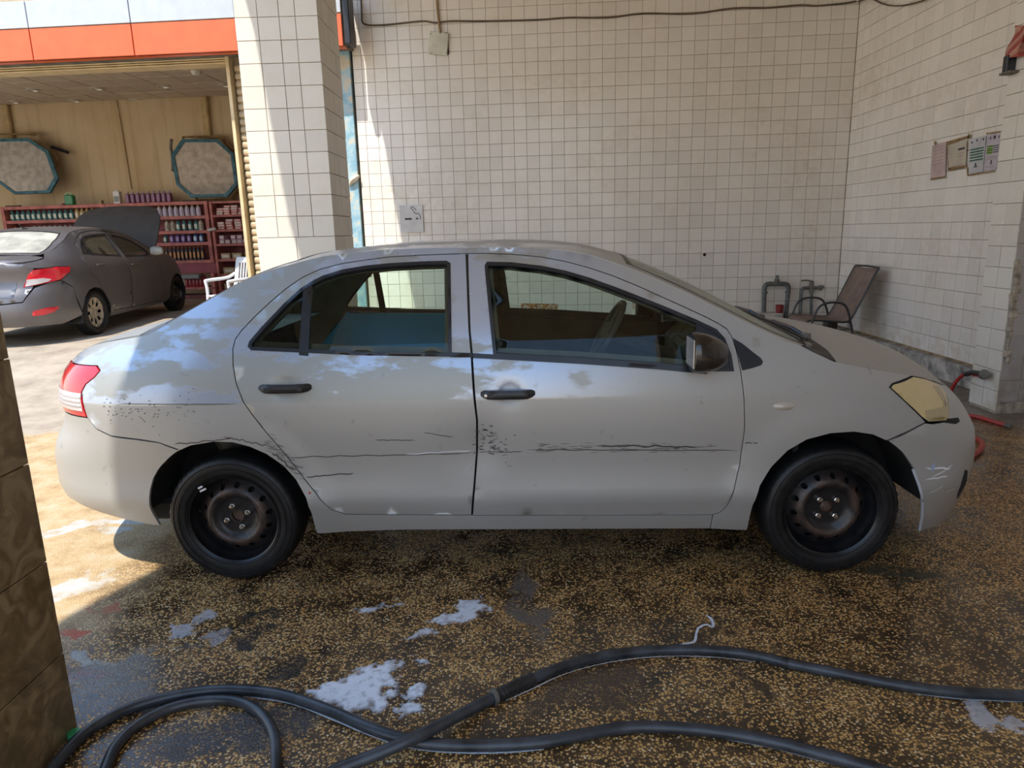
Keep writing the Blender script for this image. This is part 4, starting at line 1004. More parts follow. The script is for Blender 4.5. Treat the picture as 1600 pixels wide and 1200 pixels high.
    vs = [(u, sg*(Y.w(u, z)+.012*(1-r*r)), z) for u, z, r in bpts]; fs = [(j*16+i, j*16+(i+1) % 16, (j+1)*16+(i+1) % 16, (j+1)*16+i) for j in range(3) for i in range(16)]
    if not near: fs = [tuple(reversed(f)) for f in fs]
    M('indicator_lamp', vs, fs, m_clear if False else lens('indicator_lens', (.5, .46, .40)) if 'indicator_lens' not in MATS else MATS['indicator_lens'], car, True)
    # dark structure behind the panels
    low = [(-1.55, .66), (-1.25, .70), (-.95, .60), (-.88, .3), (.90, .28), (.95, .6), (1.25, .70), (1.5, .63), (1.55, .80), (1.2, .90), (.80, .875), (.5, .89), (-.15, .94), (-.3, .955), (-1.1, .97), (-1.55, .98), (-1.9, .93), (-1.75, .72)]
    Y.side('inner_panel', low, mat=m_dark, off=-.022, near=near, st=.09)
    Y.side('pillar_lining', [(-.33, .9), (-.14, .9), (-.17, 1.36), (-.32, 1.36)], mat=m_int, off=-.03, near=near, st=.09)
    Y.side('roof_rail_lining', zedge(-1.5, .95, 26)+[(u, z-.045) for u, z in reversed(zedge(-1.5, .95, 26))], mat=m_int, off=-.028, near=near, st=.06)
    if not near:
        Y.side('door_trim', [(-1.33, .5), (-.28, .5), (-.28, .968), (-.6, .975), (-1.10, .985), (-1.12, .995), (-1.228, .88), (-1.319, .776)], mat=pbr('blue_inner_panel', (.08, .60, .98), .5, var=.04), off=-.042, near=False, st=.08, label='blue inner panel of the far rear door')  # plain blue sheet on the inside of the far rear door
        Y.side('door_trim', [(-.22, .4), (.80, .4), (.82, .89), (.5, .905), (-.22, .955)], mat=m_int, off=-.045, near=False, st=.08)
        Y.side('rear_quarter_trim', [(-1.5, .7), (-1.33, .75), (-1.24, .88), (-1.12, 1.0), (-1.12, 1.03), (-1.0, 1.2), (-.85, 1.31), (-.95, 1.345), (-1.45, 1.12)], mat=m_int2, off=-.035, near=False, st=.08)
# roof with glass openings
ws = [(.45, -.0), (.445, .5), (.43, .90), (.52, .93), (.8, .94), (1.14, .95), (1.19, .8), (1.205, 0)]
ws = [(.44, -.88)]+[(.44+.015*(1-(t/.88)**2), t) for t in (-.5, 0, .5)]+[(.44, .88), (.56, .915), (.8, .93), (1.13, .94), (1.175, .75), (1.195, .3), (1.195, -.3), (1.175, -.75), (1.13, -.94), (.8, -.93), (.56, -.915)]
rw = [(-.98, -.80), (-.96, -.4), (-.955, 0), (-.96, .4), (-.98, .80), (-1.25, .84), (-1.54, .87), (-1.575, .5), (-1.585, 0), (-1.575, -.5), (-1.54, -.87), (-1.25, -.84)]
roofP = [(-1.615, -1), (-1.2, -1), (-.6, -1), (0, -1), (.6, -1), (1.03, -1), (1.10, -.99), (1.205, -.8), (1.21, 0), (1.205, .8), (1.10, .99), (1.03, 1), (.6, 1), (0, 1), (-.6, 1), (-1.2, 1), (-1.615, 1)]
Y.top('roof', roofP, [ws, rw], ze, Rr, st=.06)
Y.top('windscreen', inset(ws, -.004), [], ze, Rr, mat=m_wind, off=-.004, thick=0, st=.08)
Y.top('rear_window', inset(rw, -.004), [], ze, Rr, mat=m_glass, off=-.004, thick=0, st=.08)
Y.top('windscreen_seal', inset(ws, -.006), [inset(ws, .016)], ze, Rr, mat=m_black, off=.0015, st=.06, thick=.003)
Y.top('rear_window_seal', inset(rw, -.006), [inset(rw, .02)], ze, Rr, mat=m_black, off=.0015, st=.06, thick=.003)
Y.top('headliner', [(-1.0, -.97), (.42, -.97), (.42, .97), (-1.0, .97)], [], ze, Rr, mat=m_int2, off=-.035, thick=0, st=.12)
Y.top('parcel_shelf', [(-1.6, -.9), (-1.25, -.9), (-1.25, .9), (-1.6, .9)], [], lambda u: 1.0, lambda u: 1.01, mat=m_int2, thick=0, st=.2)
# bonnet
zh = PL([.95, 1.10, 1.142, 1.223, 1.334, 1.48, 1.6, 1.7, 1.8, 1.9, 1.96], [1.03, .985, .962, .923, .899, .868, .838, .805, .765, .72, .69])
Rh = PL([1.05, 1.2, 1.33, 1.41, 1.6, 1.7, 1.77, 1.85, 1.9, 1.96], [1.0, .985, .975, .964, .922, .893, .862, .812, .77, .72])
hood = [(1.235, -.99), (1.30, -1), (1.4, -1), (1.5, -1), (1.6, -1), (1.7, -1), (1.79, -1), (1.815, -.5), (1.815, 0), (1.815, .5), (1.79, 1), (1.7, 1), (1.6, 1), (1.5, 1), (1.4, 1), (1.30, 1), (1.235, .99), (1.262, .8), (1.262, .3), (1.262, -.3), (1.262, -.8)]
Y.top('bonnet', hood, [], zh, Rh, p=2.4, gap=.001, st=.05)
cowlP = [(1.08, -.93), (1.12, -.97), (1.16, -.985), (1.20, -.99), (1.232, -.98), (1.258, -.8), (1.258, -.3), (1.258, .3), (1.258, .8), (1.232, .98), (1.20, .99), (1.16, .985), (1.12, .97), (1.08, .93), (1.175, .7), (1.2, 0), (1.175, -.7)]
Y.top('cowl_panel', cowlP, [], zh, PL([1.0, 1.2, 1.3], [.985, .972, .965]), mat=pbr('dusty_black_cowl', (.06, .06, .058), .6, var=.4, scale=12), p=2.4, off=.004, st=.06)
# wipers
def surf(u, t, off=.012):
    z0 = ze(u); w_ = Y.w(u, z0); return Vector((u, t*w_, z0+(Rr(u)-z0)*(1-abs(t)**2.6)+off))
for t0, t1, up in ((-.72, -.05, .10), (.02, .70, .12)):
    wp_ = empty('wiper', surf(1.20, t0, .02), parent=car); b0 = wp_.location.copy()
    MB().tube([surf(1.21, t0, .015)-b0, surf(1.17, t0+.1, .03)-b0, surf(1.15, (t0+t1)/2, .022)-b0], .009, 6).build('wiper_arm', m_satin, wp_)
    MB().tube([surf(1.165-.0, t0-.12, .014)-b0, surf(1.14, (t0+t1)/2, .014)-b0, surf(1.165, t1, .014)-b0], .007, 5).build('wiper_blade', m_black, wp_)
    MB().lathe([(.022, -.01), (.02, .015), (.001, .02)], 12, c=(0, 0, 0)).build('wiper_pivot', m_steel, wp_)
hs = smooth_path([surf(1.195, -.80, .02), Vector((1.15, -.70, 1.0)), Vector((1.11, -.745, .975)), Vector((1.06, -.787, .955)), Vector((1.03, -.80, .935))], 5)
MB().tube(hs, .0035, 6).build('washer_tube', m_black, car)
# rear deck
zd = PL([-2.12, -2.02, -1.93, -1.814, -1.60, -1.5], [.93, .985, 1.012, 1.037, 1.073, 1.08])
Rd = PL([-2.13, -2.09, -2.0, -1.91, -1.81, -1.7, -1.62, -1.55], [.93, .968, 1.008, 1.04, 1.066, 1.09, 1.108, 1.12])
Y.top('boot_lid', [(-2.06, -.96), (-1.9, -.985), (-1.62, -.985), (-1.60, -.8), (-1.59, 0), (-1.60, .8), (-1.62, .985), (-1.9, .985), (-2.06, .96), (-2.095, .5), (-2.105, 0), (-2.095, -.5)], [], zd, Rd, p=3., st=.05)
# wrap-round ends
bumpN = Y.A([(1.684, .150), (1.638, .318), (1.606, .398), (1.577, .470), (1.52, .544), (1.452, .598), (1.605, .664), (1.64, .655), (1.709, .658), (1.726, .716), (1.742, .754), (1.722, .792), (1.80, .765)])
bumpF = bumpN+[(-.30, .80), (-.12, .832), (0, .836), (.12, .832), (.30, .80)]+mir(bumpN)+[(.4, .15), (.2, .15), (0, .15), (-.2, .15), (-.4, .15)]
gr_ = [(-.26, .70), (-.26, .775), (0, .79), (.26, .775), (.26, .70), (0, .69)]; lo_ = [(-.24, .26), (-.22, .40), (0, .42), (.22, .40), (.24, .26), (0, .25)]
Y.wrapsheet('front_bumper', bumpF, [gr_, lo_], m_silver_b, st=.04, gap=.0015)
Y.wrapsheet('grille', inset(gr_, -.01), [], m_black, off=-.02, st=.05); Y.wrapsheet('lower_grille', inset(lo_, -.01), [], m_black, off=-.025, st=.05)
for s_ in (1, -1):
    fg = Y.A([(1.850, .285), (1.835, .31), (1.828, .37), (1.842, .43), (1.862, .42), (1.875, .35), (1.872, .30)])
    Y.wrapsheet('fog_recess', fg if s_ == 1 else mir(fg), [], m_dark, off=.002, st=.04, label='black fog lamp recess')
    hl = Y.A([(1.444, .817), (1.456, .829), (1.555, .849), (1.623, .831), (1.716, .795), (1.740, .754), (1.724, .716), (1.706, .662), (1.617, .668), (1.583, .691), (1.507, .760)])
    hl = hl if s_ == 1 else mir(hl)
    h_ = Y.wrapsheet('headlight', hl, [], m_yel, off=.004, st=.04, gap=.003, label='yellowed headlight')
    Y.wrapsheet('headlight_seal', inset(hl, -.002), [inset(hl, .005)], m_dark, off=.002, st=.04)
    l2 = Y.A([(1.60, .690), (1.60, .715), (1.66, .718), (1.724, .722), (1.712, .672), (1.62, .674)]); l2 = l2 if s_ == 1 else mir(l2)
    Y.wrapsheet('lower_lens', l2, [], m_yel2, off=.0065, st=.04, parent=h_)
    rf_ = Y.A([(1.66, .80), (1.70, .79), (1.715, .74), (1.70, .69), (1.685, .69), (1.695, .74)]); rf_ = rf_ if s_ == 1 else mir(rf_)
    Y.wrapsheet('lens_edge', rf_, [], m_yel2, off=.0065, st=.04, parent=h_)
    tk = Y.A([(1.68, .672), (1.70, .655), (1.76, .64), (1.79, .645), (1.78, .662)]); Y.wrapsheet('bumper_gap', tk if s_ == 1 else mir(tk), [], m_dark, off=.003, st=.04)
rbN = Y.A([(-1.587, .262), (-1.599, .334), (-1.596, .396), (-1.588, .437), (-1.570, .484), (-1.542, .525), (-1.508, .560), (-1.440, .610), (-1.517, .643), (-1.615, .657), (-1.727, .668), (-1.796, .695), (-1.839, .742)], False)
rbB = Y.A([(-1.619, .264), (-1.73, .284), (-1.862, .310), (-1.95, .335), (-2.0, .350)], False)
rearb = list(reversed(rbB))+rbN+[(-.36, .738), (-.15, .74), (0, .74), (.15, .74), (.36, .738)]+mir(rbN)+mir(list(reversed(rbB)))+[(.3, .36), (0, .36), (-.3, .36)]
Y.wrapsheet('rear_bumper', rearb, [], m_silver_b, front=False, st=.04, gap=.0012)
rv = [(-.5, .36)]
for s_ in (1, -1):
    tl = Y.A([(-1.839, .745), (-1.850, .81), (-1.854, .85), (-1.832, .883), (-1.788, .913), (-1.764, .939), (-1.785, .956), (-2.0, .948)], False)+[(-.36, .94), (-.30, .92), (-.30, .75)]
    tl = tl if s_ == 1 else mir(tl)
    t_ = Y.wrapsheet('tail_light', tl, [], m_red, front=False, off=.003, st=.03, gap=.002)
    wl_ = Y.A([(-1.852, .770), (-1.854, .845)], False)+[(-.30, .845), (-.30, .770)]; wl_ = wl_ if s_ == 1 else mir(wl_)
    Y.wrapsheet('clear_lens', wl_, [], m_clear, front=False, off=.006, st=.03, parent=t_, label='clear lower lens')
    for zz_ in (.79, .808, .826):
        ri_ = Y.A([(-1.858, zz_-.003), (-1.858, zz_+.003)], False)+[(-.38, zz_+.003), (-.38, zz_-.003)]; ri_ = ri_ if s_ == 1 else mir(ri_)
        Y.wrapsheet('lens_rib', ri_, [], flat('rib_lens', (.42, .38, .38)), front=False, off=.008, st=.03, parent=t_)
Y.wrapsheet('boot_panel', [(-.37, .95), (-.30, .92), (-.30, .745), (0, .745), (.30, .745), (.30, .92), (.37, .95), (.5, .965), (.2, .975), (0, .975), (-.2, .975), (-.5, .965)], [], m_silver_b, front=False, st=.05)
Y.wrapsheet('dark_tail_backing', [(-.8, .30), (-.8, .72), (-.4, .93), (.4, .93), (.8, .72), (.8, .30)], [], m_dark, off=-.03, front=False, thick=0, st=.1)  # dark sheet added behind the tail so the panel gaps look dark
Y.wrapsheet('nose_backing', [(-.7, .25), (-.7, .60), (-.55, .74), (.55, .74), (.7, .60), (.7, .25)], [], m_dark, off=-.04, thick=0, st=.1)
# undersides and wheel housings
MB().box((-.10, 0, .27), (3.3, 1.30, .10), None, .02).build('underbody', m_dark, car)
MB().box((0, 0, .55), (.02, 1.5, .5)).build('cabin_bulkhead', m_dark, car).location = (1.12, 0, 0)
for wu in (-1.262, 1.262):
    for sg in (-1, 1):
        mb = MB(); pr = []
        for i in range(25):
            a = math.radians(6+168*i/24); pr.append((wu+.372*math.cos(a), .285+.372*math.sin(a)))
        vs = [(u, sg*.815, z) for u, z in pr]+[(u, sg*.52, z) for u, z in pr]; n_ = 25
        mb.add(vs, [(i, i+1, n_+i+1, n_+i) for i in range(24)]); mb.add([(u, sg*.52, z) for u, z in pr], [tuple(range(25))])
        mb.build('wheel_housing', m_dark, car)
MB().box((1.62, 0, .34), (.2, .9, .16), None, .02).build('radiator_support', m_dark, car)
eye_ = MB().tube([(1.60+.018*math.cos(a), -.70, .215+.022*math.sin(a)) for a in [2*math.pi*i/12 for i in range(12)]], .006, 6, closed=True); eye_.box((1.58, -.70, .24), (.03, .01, .05)); eye_.build('tow_eye', m_steel, car)
for (u, near) in ((-1.262, True), (1.262, True), (-1.262, False), (1.262, False)):
    make_wheel(car, (u, -.733 if near else .733, .285), near, .285, 'steel')
cm = MB()
Wr = [o for o in car.children if o.name.startswith('wheel') and o.type == 'EMPTY'][0]
for (dx, dz, L) in ((-.118, .155, .022), (-.108, .143, .03)): cm.box((dx, -.0895, dz), (L, .003, .008), Matrix.Rotation(-.45, 3, 'Y'))
cm.build('chalk_mark', flat('white_chalk', (.7, .7, .7), .8), Wr)
# cabin
MB().box((1.0, 0, .80), (.34, 1.36, .22), None, .07).build('dashboard', m_int2, car, True)
sw = empty('steering_wheel', (.457, .37, .889), 0, parent=car, ry=math.radians(-61)); m_sw = pbr('steering_grey', (.17, .17, .15), .5, var=.1)
MB().tube([(.185*math.cos(a), .185*math.sin(a), 0) for a in [2*math.pi*i/32 for i in range(32)]], .016, 8, closed=True).build('steering_rim', m_sw, sw, True)
MB().lathe([(.001, .03), (.05, .028), (.07, .0), (.05, -.03)], 16).build('steering_hub', m_int2, sw, True)
for a in (0.2, 2.94, 4.71): MB().tube([(0, 0, .0), (.18*math.cos(a), .18*math.sin(a), 0)], .014, 6).build('spoke', m_int2, sw)
MB().tube([(.50, .37, .86), (.9, .37, .72)], .035, 8).build('steering_column', m_int, car)
cs_ = MB().box((.82, 0, .83), (.05, .24, .16), Matrix.Rotation(-.5, 3, 'Y'), .015).build('centre_console', m_int2, car)
for zz_ in (-.04, .04): MB().box((.79, zz_, .86), (.012, .06, .045), Matrix.Rotation(-.5, 3, 'Y'), .004).build('air_vent', m_chrome, car)
for v in (-.37, .37):
    st_ = empty('front_seat', (-.05, v, .3), parent=car)
    MB().box((.18, 0, .10), (.5, .48, .16), None, .05).build('seat_cushion', m_seat, st_, True)
    MB().box((-.16, 0, .38), (.15, .46, .56), Matrix.Rotation(-.22, 3, 'Y'), .06).build('seat_back', m_seat, st_, True)
    MB().box((-.25, 0, .77), (.09, .25, .19), Matrix.Rotation(-.15, 3, 'Y'), .04).build('headrest', m_seat, st_, True)
rs = empty('rear_seat', (-1.0, 0, .3), parent=car)
MB().box((.05, 0, .10), (.5, 1.3, .18), None, .05).build('seat_cushion', m_seat, rs, True)
MB().box((-.40, 0, .40), (.13, 1.25, .54), Matrix.Rotation(-.38, 3, 'Y'), .05).build('seat_back', m_seat, rs, True)
for v in (-.38, .38): MB().box((-.50, v, .74), (.09, .24, .15), Matrix.Rotation(-.2, 3, 'Y'), .04).build('headrest', flat('grey_green_cloth', (.24, .26, .22), .9), rs, True)
MB().box((.55, 0, 1.22), (.02, .22, .06), None, .008).build('inner_mirror', m_black, car)
# damage: scratches, scuffs, stain spots
sm = Y.smap(0)
def sf(u, z, off): return (u, -(Y.w(u, z)+off), z)
m_scr = flat('dark_scratch', (.07, .06, .05), .7); m_scrw = flat('pale_scratch', (.72, .72, .74), .6); m_blue = flat('blue_scrape', (.30, .38, .55), .6); m_redm = flat('red_mark', (.45, .06, .04), .6)
def zig(a, b, n_, amp): return [(a[0]+(b[0]-a[0])*i/n_, a[1]+(b[1]-a[1])*i/n_+random.uniform(-amp, amp)) for i in range(n_+1)]
for (a, b, w_, m_, amp) in (((-.99, .572), (-.23, .575), .0035, m_scr, .003), ((-.92, .486), (-.72, .495), .005, m_scr, .002), ((-.20, .575), (-.02, .580), .003, m_scr, .002), ((.0, .587), (.85, .570), .0035, m_scr, .003), ((.28, .60), (.70, .588), .006, m_scr, .004),
                            ((-.62, .640), (-.46, .636), .003, m_scr, .002), ((-.42, .67), (-.30, .645), .0025, m_scr, .001), ((-1.45, .64), (-1.2, .662), .004, m_scr, .004), ((-1.24, .668), (-1.06, .628), .004, m_scr, .006), ((-1.05, .60), (-.97, .52), .006, m_scr, .006),
                            ((-.50, .577), (-.23, .584), .004, m_scrw, .002), ((-1.67, .81), (-1.20, .804), .0022, m_scr, .001), ((.88, .60), (.93, .60), .004, m_scr, .002)):
    mb = MB(); strip(mb, zig(a, b, 14, amp), w_, sf); mb.build('scratch', m_, car)
mb = MB()
for _ in range(60):
    u = random.gauss(-.155, .035); z = random.gauss(.615, .035); strip(mb, zig((u, z), (u+random.uniform(.005, .03), z+random.uniform(-.006, .006)), 2, .002), random.uniform(.002, .006), sf)
for _ in range(90):
    u = random.uniform(.0, .75); z = .598-.02*(u)+random.gauss(0, .010); strip(mb, zig((u, z), (u+random.uniform(.01, .05), z+random.uniform(-.003, .003)), 2, .001), random.uniform(.001, .0025), sf)
for _ in range(70):
    u = random.uniform(-1.75, -1.35); z = random.gauss(.78, .03); strip(mb, [(u, z), (u+.004, z), (u+.007, z+.002)], random.uniform(.002, .005), sf)
for _ in range(50):
    u = random.uniform(-1.08, -.95); z = .50+(-u-.95)*1.1+random.gauss(0, .02); strip(mb, zig((u, z), (u+.03, z-.01), 2, .002), .002, sf)
mb.build('scuff_marks', m_scr, car, kind='stuff')
def wf(a, z, off):
    x, y, z = yaris.wrap(a, z, True); x2, y2, _ = yaris.wrap(a+.01, z, True); t = Vector((x2-x, y2-y, 0)).normalized(); return (x+t.y*off, y-t.x*off, z)
for (p0, p1, w_, m_) in (((1.625, .47), (1.75, .455), .007, m_scrw), ((1.66, .43), (1.76, .47), .004, m_scrw), ((1.63, .42), (1.74, .425), .005, m_scrw), ((1.655, .455), (1.665, .49), .012, m_blue), ((1.65, .36), (1.72, .39), .003, m_scrw), ((1.74, .35), (1.79, .36), .003, m_scrw)):
    q0, q1 = Y.A([p0])[0], Y.A([p1])[0]; mb = MB(); strip(mb, zig(q0, q1, 6, .003), w_, lambda a, z, o: wf(a, z, .0015)); mb.build('scratch', m_, car)
mb = MB(); strip(mb, [(-.915+i*.004, .418) for i in range(4)], .010, sf); mb.build('paint_spot', m_redm, car)
mb = MB(); strip(mb, [(1.466, .6), (1.472, .601)], .006, sf, .002); mb.build('clip_hole', m_dark, car)
# pale split edge of the bumper at the arch
eb = MB().tube([(u, -(yaris.w(u, z)+.001), z) for u, z in ((1.572, .47), (1.590, .43), (1.604, .398), (1.620, .36), (1.638, .318), (1.66, .24), (1.684, .155))], .006, 6).build('split_edge', flat('raw_plastic_edge', (.45, .47, .52), .5), car)

# ================================================================== GREY SEDAN IN THE SHOP
m_grey = paint('dusty_grey_paint', (.115, .115, .135), (.22, .19, .16), dust=.35, blot=False, met=.5)
c2 = empty('car', (-6.483, 10.27, .265), math.radians(93.4), ry=-math.radians(.67), label='dusty dark grey sedan parked in the open shop with its bonnet raised', cat='car')
G = Car(c2, accent, m_grey, ((-1.18, .30), (1.42, .30)), R=.30)
ze2 = PL([-1.9, -1.75, -1.55, -1.35, -1.1, -.9, -.6, -.2, .1, .35, .6, .85, 1.05, 1.2], [1.07, 1.09, 1.15, 1.24, 1.335, 1.365, 1.385, 1.380, 1.35, 1.285, 1.17, 1.06, .99, .97])
R2 = PL([-1.9, -1.75, -1.55, -1.35, -1.1, -.9, -.6, -.2, .1, .35, .6, .85, 1.05, 1.2], [1.10, 1.12, 1.21, 1.31, 1.385, 1.41, 1.425, 1.42, 1.40, 1.34, 1.23, 1.12, 1.04, 1.0])
body2 = [(.95, .19), (-.78, .19), (-.82, .32), (-.87, .44), (-.95, .54), (-1.05, .60), (-1.18, .625), (-1.32, .60), (-1.42, .53), (-1.49, .42), (-1.53, .36), (-1.62, .66), (-1.79, .77), (-1.63, .86), (-1.58, .92), (-1.78, .935), (-1.95, .925), (-2.08, .93), (-2.10, .985), (-1.95, 1.018), (-1.85, 1.043)]+[(u, ze2(u)) for u in (-1.75, -1.55, -1.35, -1.1, -.9, -.6, -.2, .1, .35, .6, .85, 1.0)]+[(.80, 1.0), (.62, 1.14), (.42, 1.235), (.15, 1.305), (-.15, 1.345), (-.21, 1.348), (-.6, 1.352), (-.85, 1.325), (-1.05, 1.26), (-1.2, 1.165), (-1.27, 1.09), (-1.24, .95), (-1.17, .80), (-1.05, .66), (-.93, .52), (-.80, .33), (-.72, .27), (-.2, .25), (.95, .25)]
fd2 = [(-.185, 1.345), (.15, 1.305), (.42, 1.235), (.62, 1.14), (.80, 1.0), (.88, .8), (.90, .5), (.86, .3), (.80, .25), (-.16, .25), (-.15, .6), (-.17, .95)]
rd2 = [(-.205, 1.345), (-.6, 1.352), (-.85, 1.325), (-1.05, 1.26), (-1.2, 1.165), (-1.27, 1.09), (-1.24, .95), (-1.17, .80), (-1.05, .66), (-.93, .52), (-.80, .33), (-.72, .27), (-.18, .25), (-.17, .6), (-.19, .95)]
fo2 = [(-.13, 1.308), (.15, 1.270), (.36, 1.205), (.52, 1.12), (.62, 1.03), (.64, .975), (.49, .955), (-.13, .975)]
ro2 = [(-.26, 1.31), (-.35, 1.315), (-.645, 1.31), (-.85, 1.285), (-1.0, 1.225), (-1.10, 1.14), (-1.16, 1.062), (-.7, 1.02), (-.25, .99)]
fe2 = [(.80, .25), (.86, .3), (.90, .5), (.88, .8), (.80, 1.0), (1.0, 1.01), (1.2, .97), (1.5, .90), (1.75, .80), (1.80, .7), (1.78, .6), (1.74, .52), (1.65, .53), (1.55, .60), (1.42, .625), (1.28, .60), (1.17, .52), (1.10, .40), (1.08, .25), (.95, .19)]
m_g2 = glass('smoky_glass', (.35, .38, .34), film=((.30, .27, .20), .28)); m_g3 = glass('dust_covered_rear_glass', (.4, .4, .36), film=((.52, .50, .43), .85))
for near in (True, False):
    G.side('body_side', body2, gap=.004, near=near, st=.07)
    f_ = G.side('front_door', fd2, [fo2], gap=.004, near=near, st=.07); r_ = G.side('rear_door', rd2, [ro2], gap=.004, near=near, st=.07)
    G.side('fender', fe2, gap=.002, near=near, st=.07)
    for d_, op in ((f_, fo2), (r_, ro2)):
        G.side('window_trim', op, [inset(op, .02)], m_satin, .003, near, d_, st=.1, thick=.02); G.side('window_pane', inset(op, .016), mat=m_g2, off=-.01, near=near, parent=d_, thick=0, st=.1)
    G.side('window_divider', [(-.98, 1.03), (-.955, 1.03), (-.955, 1.25), (-.98, 1.24)], mat=m_satin, off=.002, near=near, parent=r_, st=.1)
    sg = -1 if near else 1
    for d_, u, z in ((f_, .0, .86), (r_, -.93, .905)): MB().box((u, sg*(G.w(u, z)+.02), z), (.19, .02, .03), None, .009).build('door_handle', m_grey, d_)
    vs = MB().lathe([(.001, -.10), (.05, -.09), (.07, -.03), (.072, .03), (.06, .08), (.001, .1)], 16, 'z', sq=1.); vs.v = [Vector((v.x*.8+.60, v.z*1.0*1+sg*.93, v.y*.95+1.03)) for v in vs.v]; vs.build('side_mirror', flat('pale_mirror_shell', (.52, .50, .44), .4), f_, True)
    G.side('inner_panel', [(-1.5, .66), (-1.15, .68), (-.85, .6), (-.8, .3), (.95, .3), (1.1, .7), (1.4, .7), (1.3, .95), (.8, .94), (-.2, .95), (-1.2, 1.0), (-1.6, .95)], mat=m_dark, off=-.03, near=near, st=.15)
ws2 = [(.32, -.88), (.34, 0), (.32, .88), (.7, .93), (1.05, .94), (1.12, 0), (1.05, -.94), (.7, -.93)]; rw2 = [(-1.18, -.86), (-1.16, 0), (-1.18, .86), (-1.5, .90), (-1.76, .92), (-1.80, .4), (-1.80, -.4), (-1.76, -.92), (-1.5, -.90)]
G.top('roof', [(-1.85, -1), (-1.2, -1), (0, -1), (.7, -1), (1.1, -1), (1.14, 0), (1.1, 1), (.7, 1), (0, 1), (-1.2, 1), (-1.85, 1), (-1.86, 0)], [ws2, rw2], ze2, R2, st=.07)
G.top('windscreen', ws2, [], ze2, R2, mat=m_g2, off=-.004, thick=0, st=.12); G.top('rear_window', rw2, [], ze2, R2, mat=m_g3, off=-.004, thick=0, st=.12)
G.top('rear_window_seal', inset(rw2, -.006), [inset(rw2, .02)], ze2, R2, mat=m_black, off=.002, st=.08, thick=.003)
zd2 = PL([-2.25, -2.1, -1.95, -1.85, -1.7], [1.0, 1.0, 1.02, 1.045, 1.075]); Rd2 = PL([-2.25, -2.19, -2.1, -1.95, -1.8, -1.7], [1.03, 1.055, 1.06, 1.07, 1.09, 1.10])
G.top('boot_lid', [(-2.15, -.97), (-1.83, -.985), (-1.82, 0), (-1.83, .985), (-2.15, .97), (-2.185, .5), (-2.19, 0), (-2.185, -.5)], [], zd2, Rd2, p=3.5, st=.06)
bt = G.A([(-1.79, .80), (-1.95, .92), (-2.0, .97)], False)
G.wrapsheet('boot_panel', [(-.46, .98), (-.52, .925), (-.45, .70), (-.38, .55), (0, .52), (.38, .55), (.45, .70), (.52, .925), (.46, .98), (.2, 1.02), (0, 1.03), (-.2, 1.02)], [], front=False, st=.05)
G.wrapsheet('number_plate_recess', [(-.30, .60), (-.32, .78), (.32, .78), (.30, .60)], [], flat('recess_grey', (.10, .11, .14), .4), front=False, off=.003, st=.06)
rb2 = G.A([(-1.49, .30), (-1.53, .36), (-1.62, .66), (-1.79, .765)], False)
G.wrapsheet('rear_bumper', [(-.3, .24), (-.5, .24), (-.72, .235)]+rb2+[(-.62, .76), (-.47, .70), (-.38, .54), (0, .51), (.38, .54), (.47, .70), (.62, .76)]+mir(rb2)+[(.72, .235), (.5, .24), (.3, .24), (0, .25)], [], front=False, st=.05, gap=.003)
for s_ in (1, -1):
    tl = G.A([(-1.79, .778), (-1.63, .862), (-1.585, .92), (-1.78, .93), (-1.95, .918)], False)+[(-.50, .905), (-.43, .85), (-.37, .715), (-.50, .735)]
    tl = tl if s_ == 1 else mir(tl); t_ = G.wrapsheet('tail_light', tl, [], m_red, front=False, off=.006, st=.04)
    cl_ = [(-.385, .722), (-.50, .742), (-.60, .765), (-.64, .79), (-.56, .81), (-.41, .80)]; G.wrapsheet('clear_lens', cl_ if s_ == 1 else mir(cl_), [], m_clear, front=False, off=.009, st=.04, parent=t_, label='clear lower lens')
    rl_ = [(-.45, .375), (-.46, .43), (-.60, .46), (-.72, .455), (-.66, .40), (-.56, .375)]; G.wrapsheet('bumper_reflector', rl_ if s_ == 1 else mir(rl_), [], m_red, front=False, off=.005, st=.04)
    f3 = G.A([(1.62, .25), (1.74, .52), (1.78, .6), (1.80, .78)]); 
fN = G.A([(1.76, .2), (1.77, .35), (1.74, .52), (1.78, .6), (1.80, .72)])
G.wrapsheet('front_bumper', fN+[(-.3, .80), (0, .82), (.3, .80)]+mir(fN), [], front=True, st=.07)
MB().box((0, 0, .28), (3.4, 1.35, .12)).build('underbody', m_dark, c2)
G.wrapsheet('dark_tail_backing', [(-.8, .30), (-.8, .72), (-.6, .95), (.6, .95), (.8, .72), (.8, .30)], [], m_dark, off=-.03, front=False, thick=0, st=.1)  # same added dark sheet behind the tail panels
MB().box((1.45, 0, .62), (.7, 1.3, .3), None, .03).build('engine_bay', m_dark, c2)
for (u, near) in ((-1.18, True), (1.42, True), (-1.18, False), (1.42, False)): make_wheel(c2, (u, -.745 if near else .745, .30), near, .30, 'cover' if u < 0 else 'steel')
for wu in (-1.18, 1.42):
    for sg in (-1, 1):
        pr = [(wu+.36*math.cos(math.radians(-8+196*i/16)), .30+.33*math.sin(math.radians(-8+196*i/16))) for i in range(17)]
        mb = MB().add([(u, sg*.81, z) for u, z in pr]+[(u, sg*.5, z) for u, z in pr], [(i, i+1, 18+i, 17+i) for i in range(16)]); mb.add([(u, sg*.5, z) for u, z in pr], [tuple(range(17))]); mb.build('wheel_housing', m_dark, c2)
for sg in (-1, 1): MB().box((-1.52, sg*.74, .27), (.02, .17, .16), Matrix.Rotation(.2, 3, 'Y'), .004).build('mud_flap', m_black, c2)
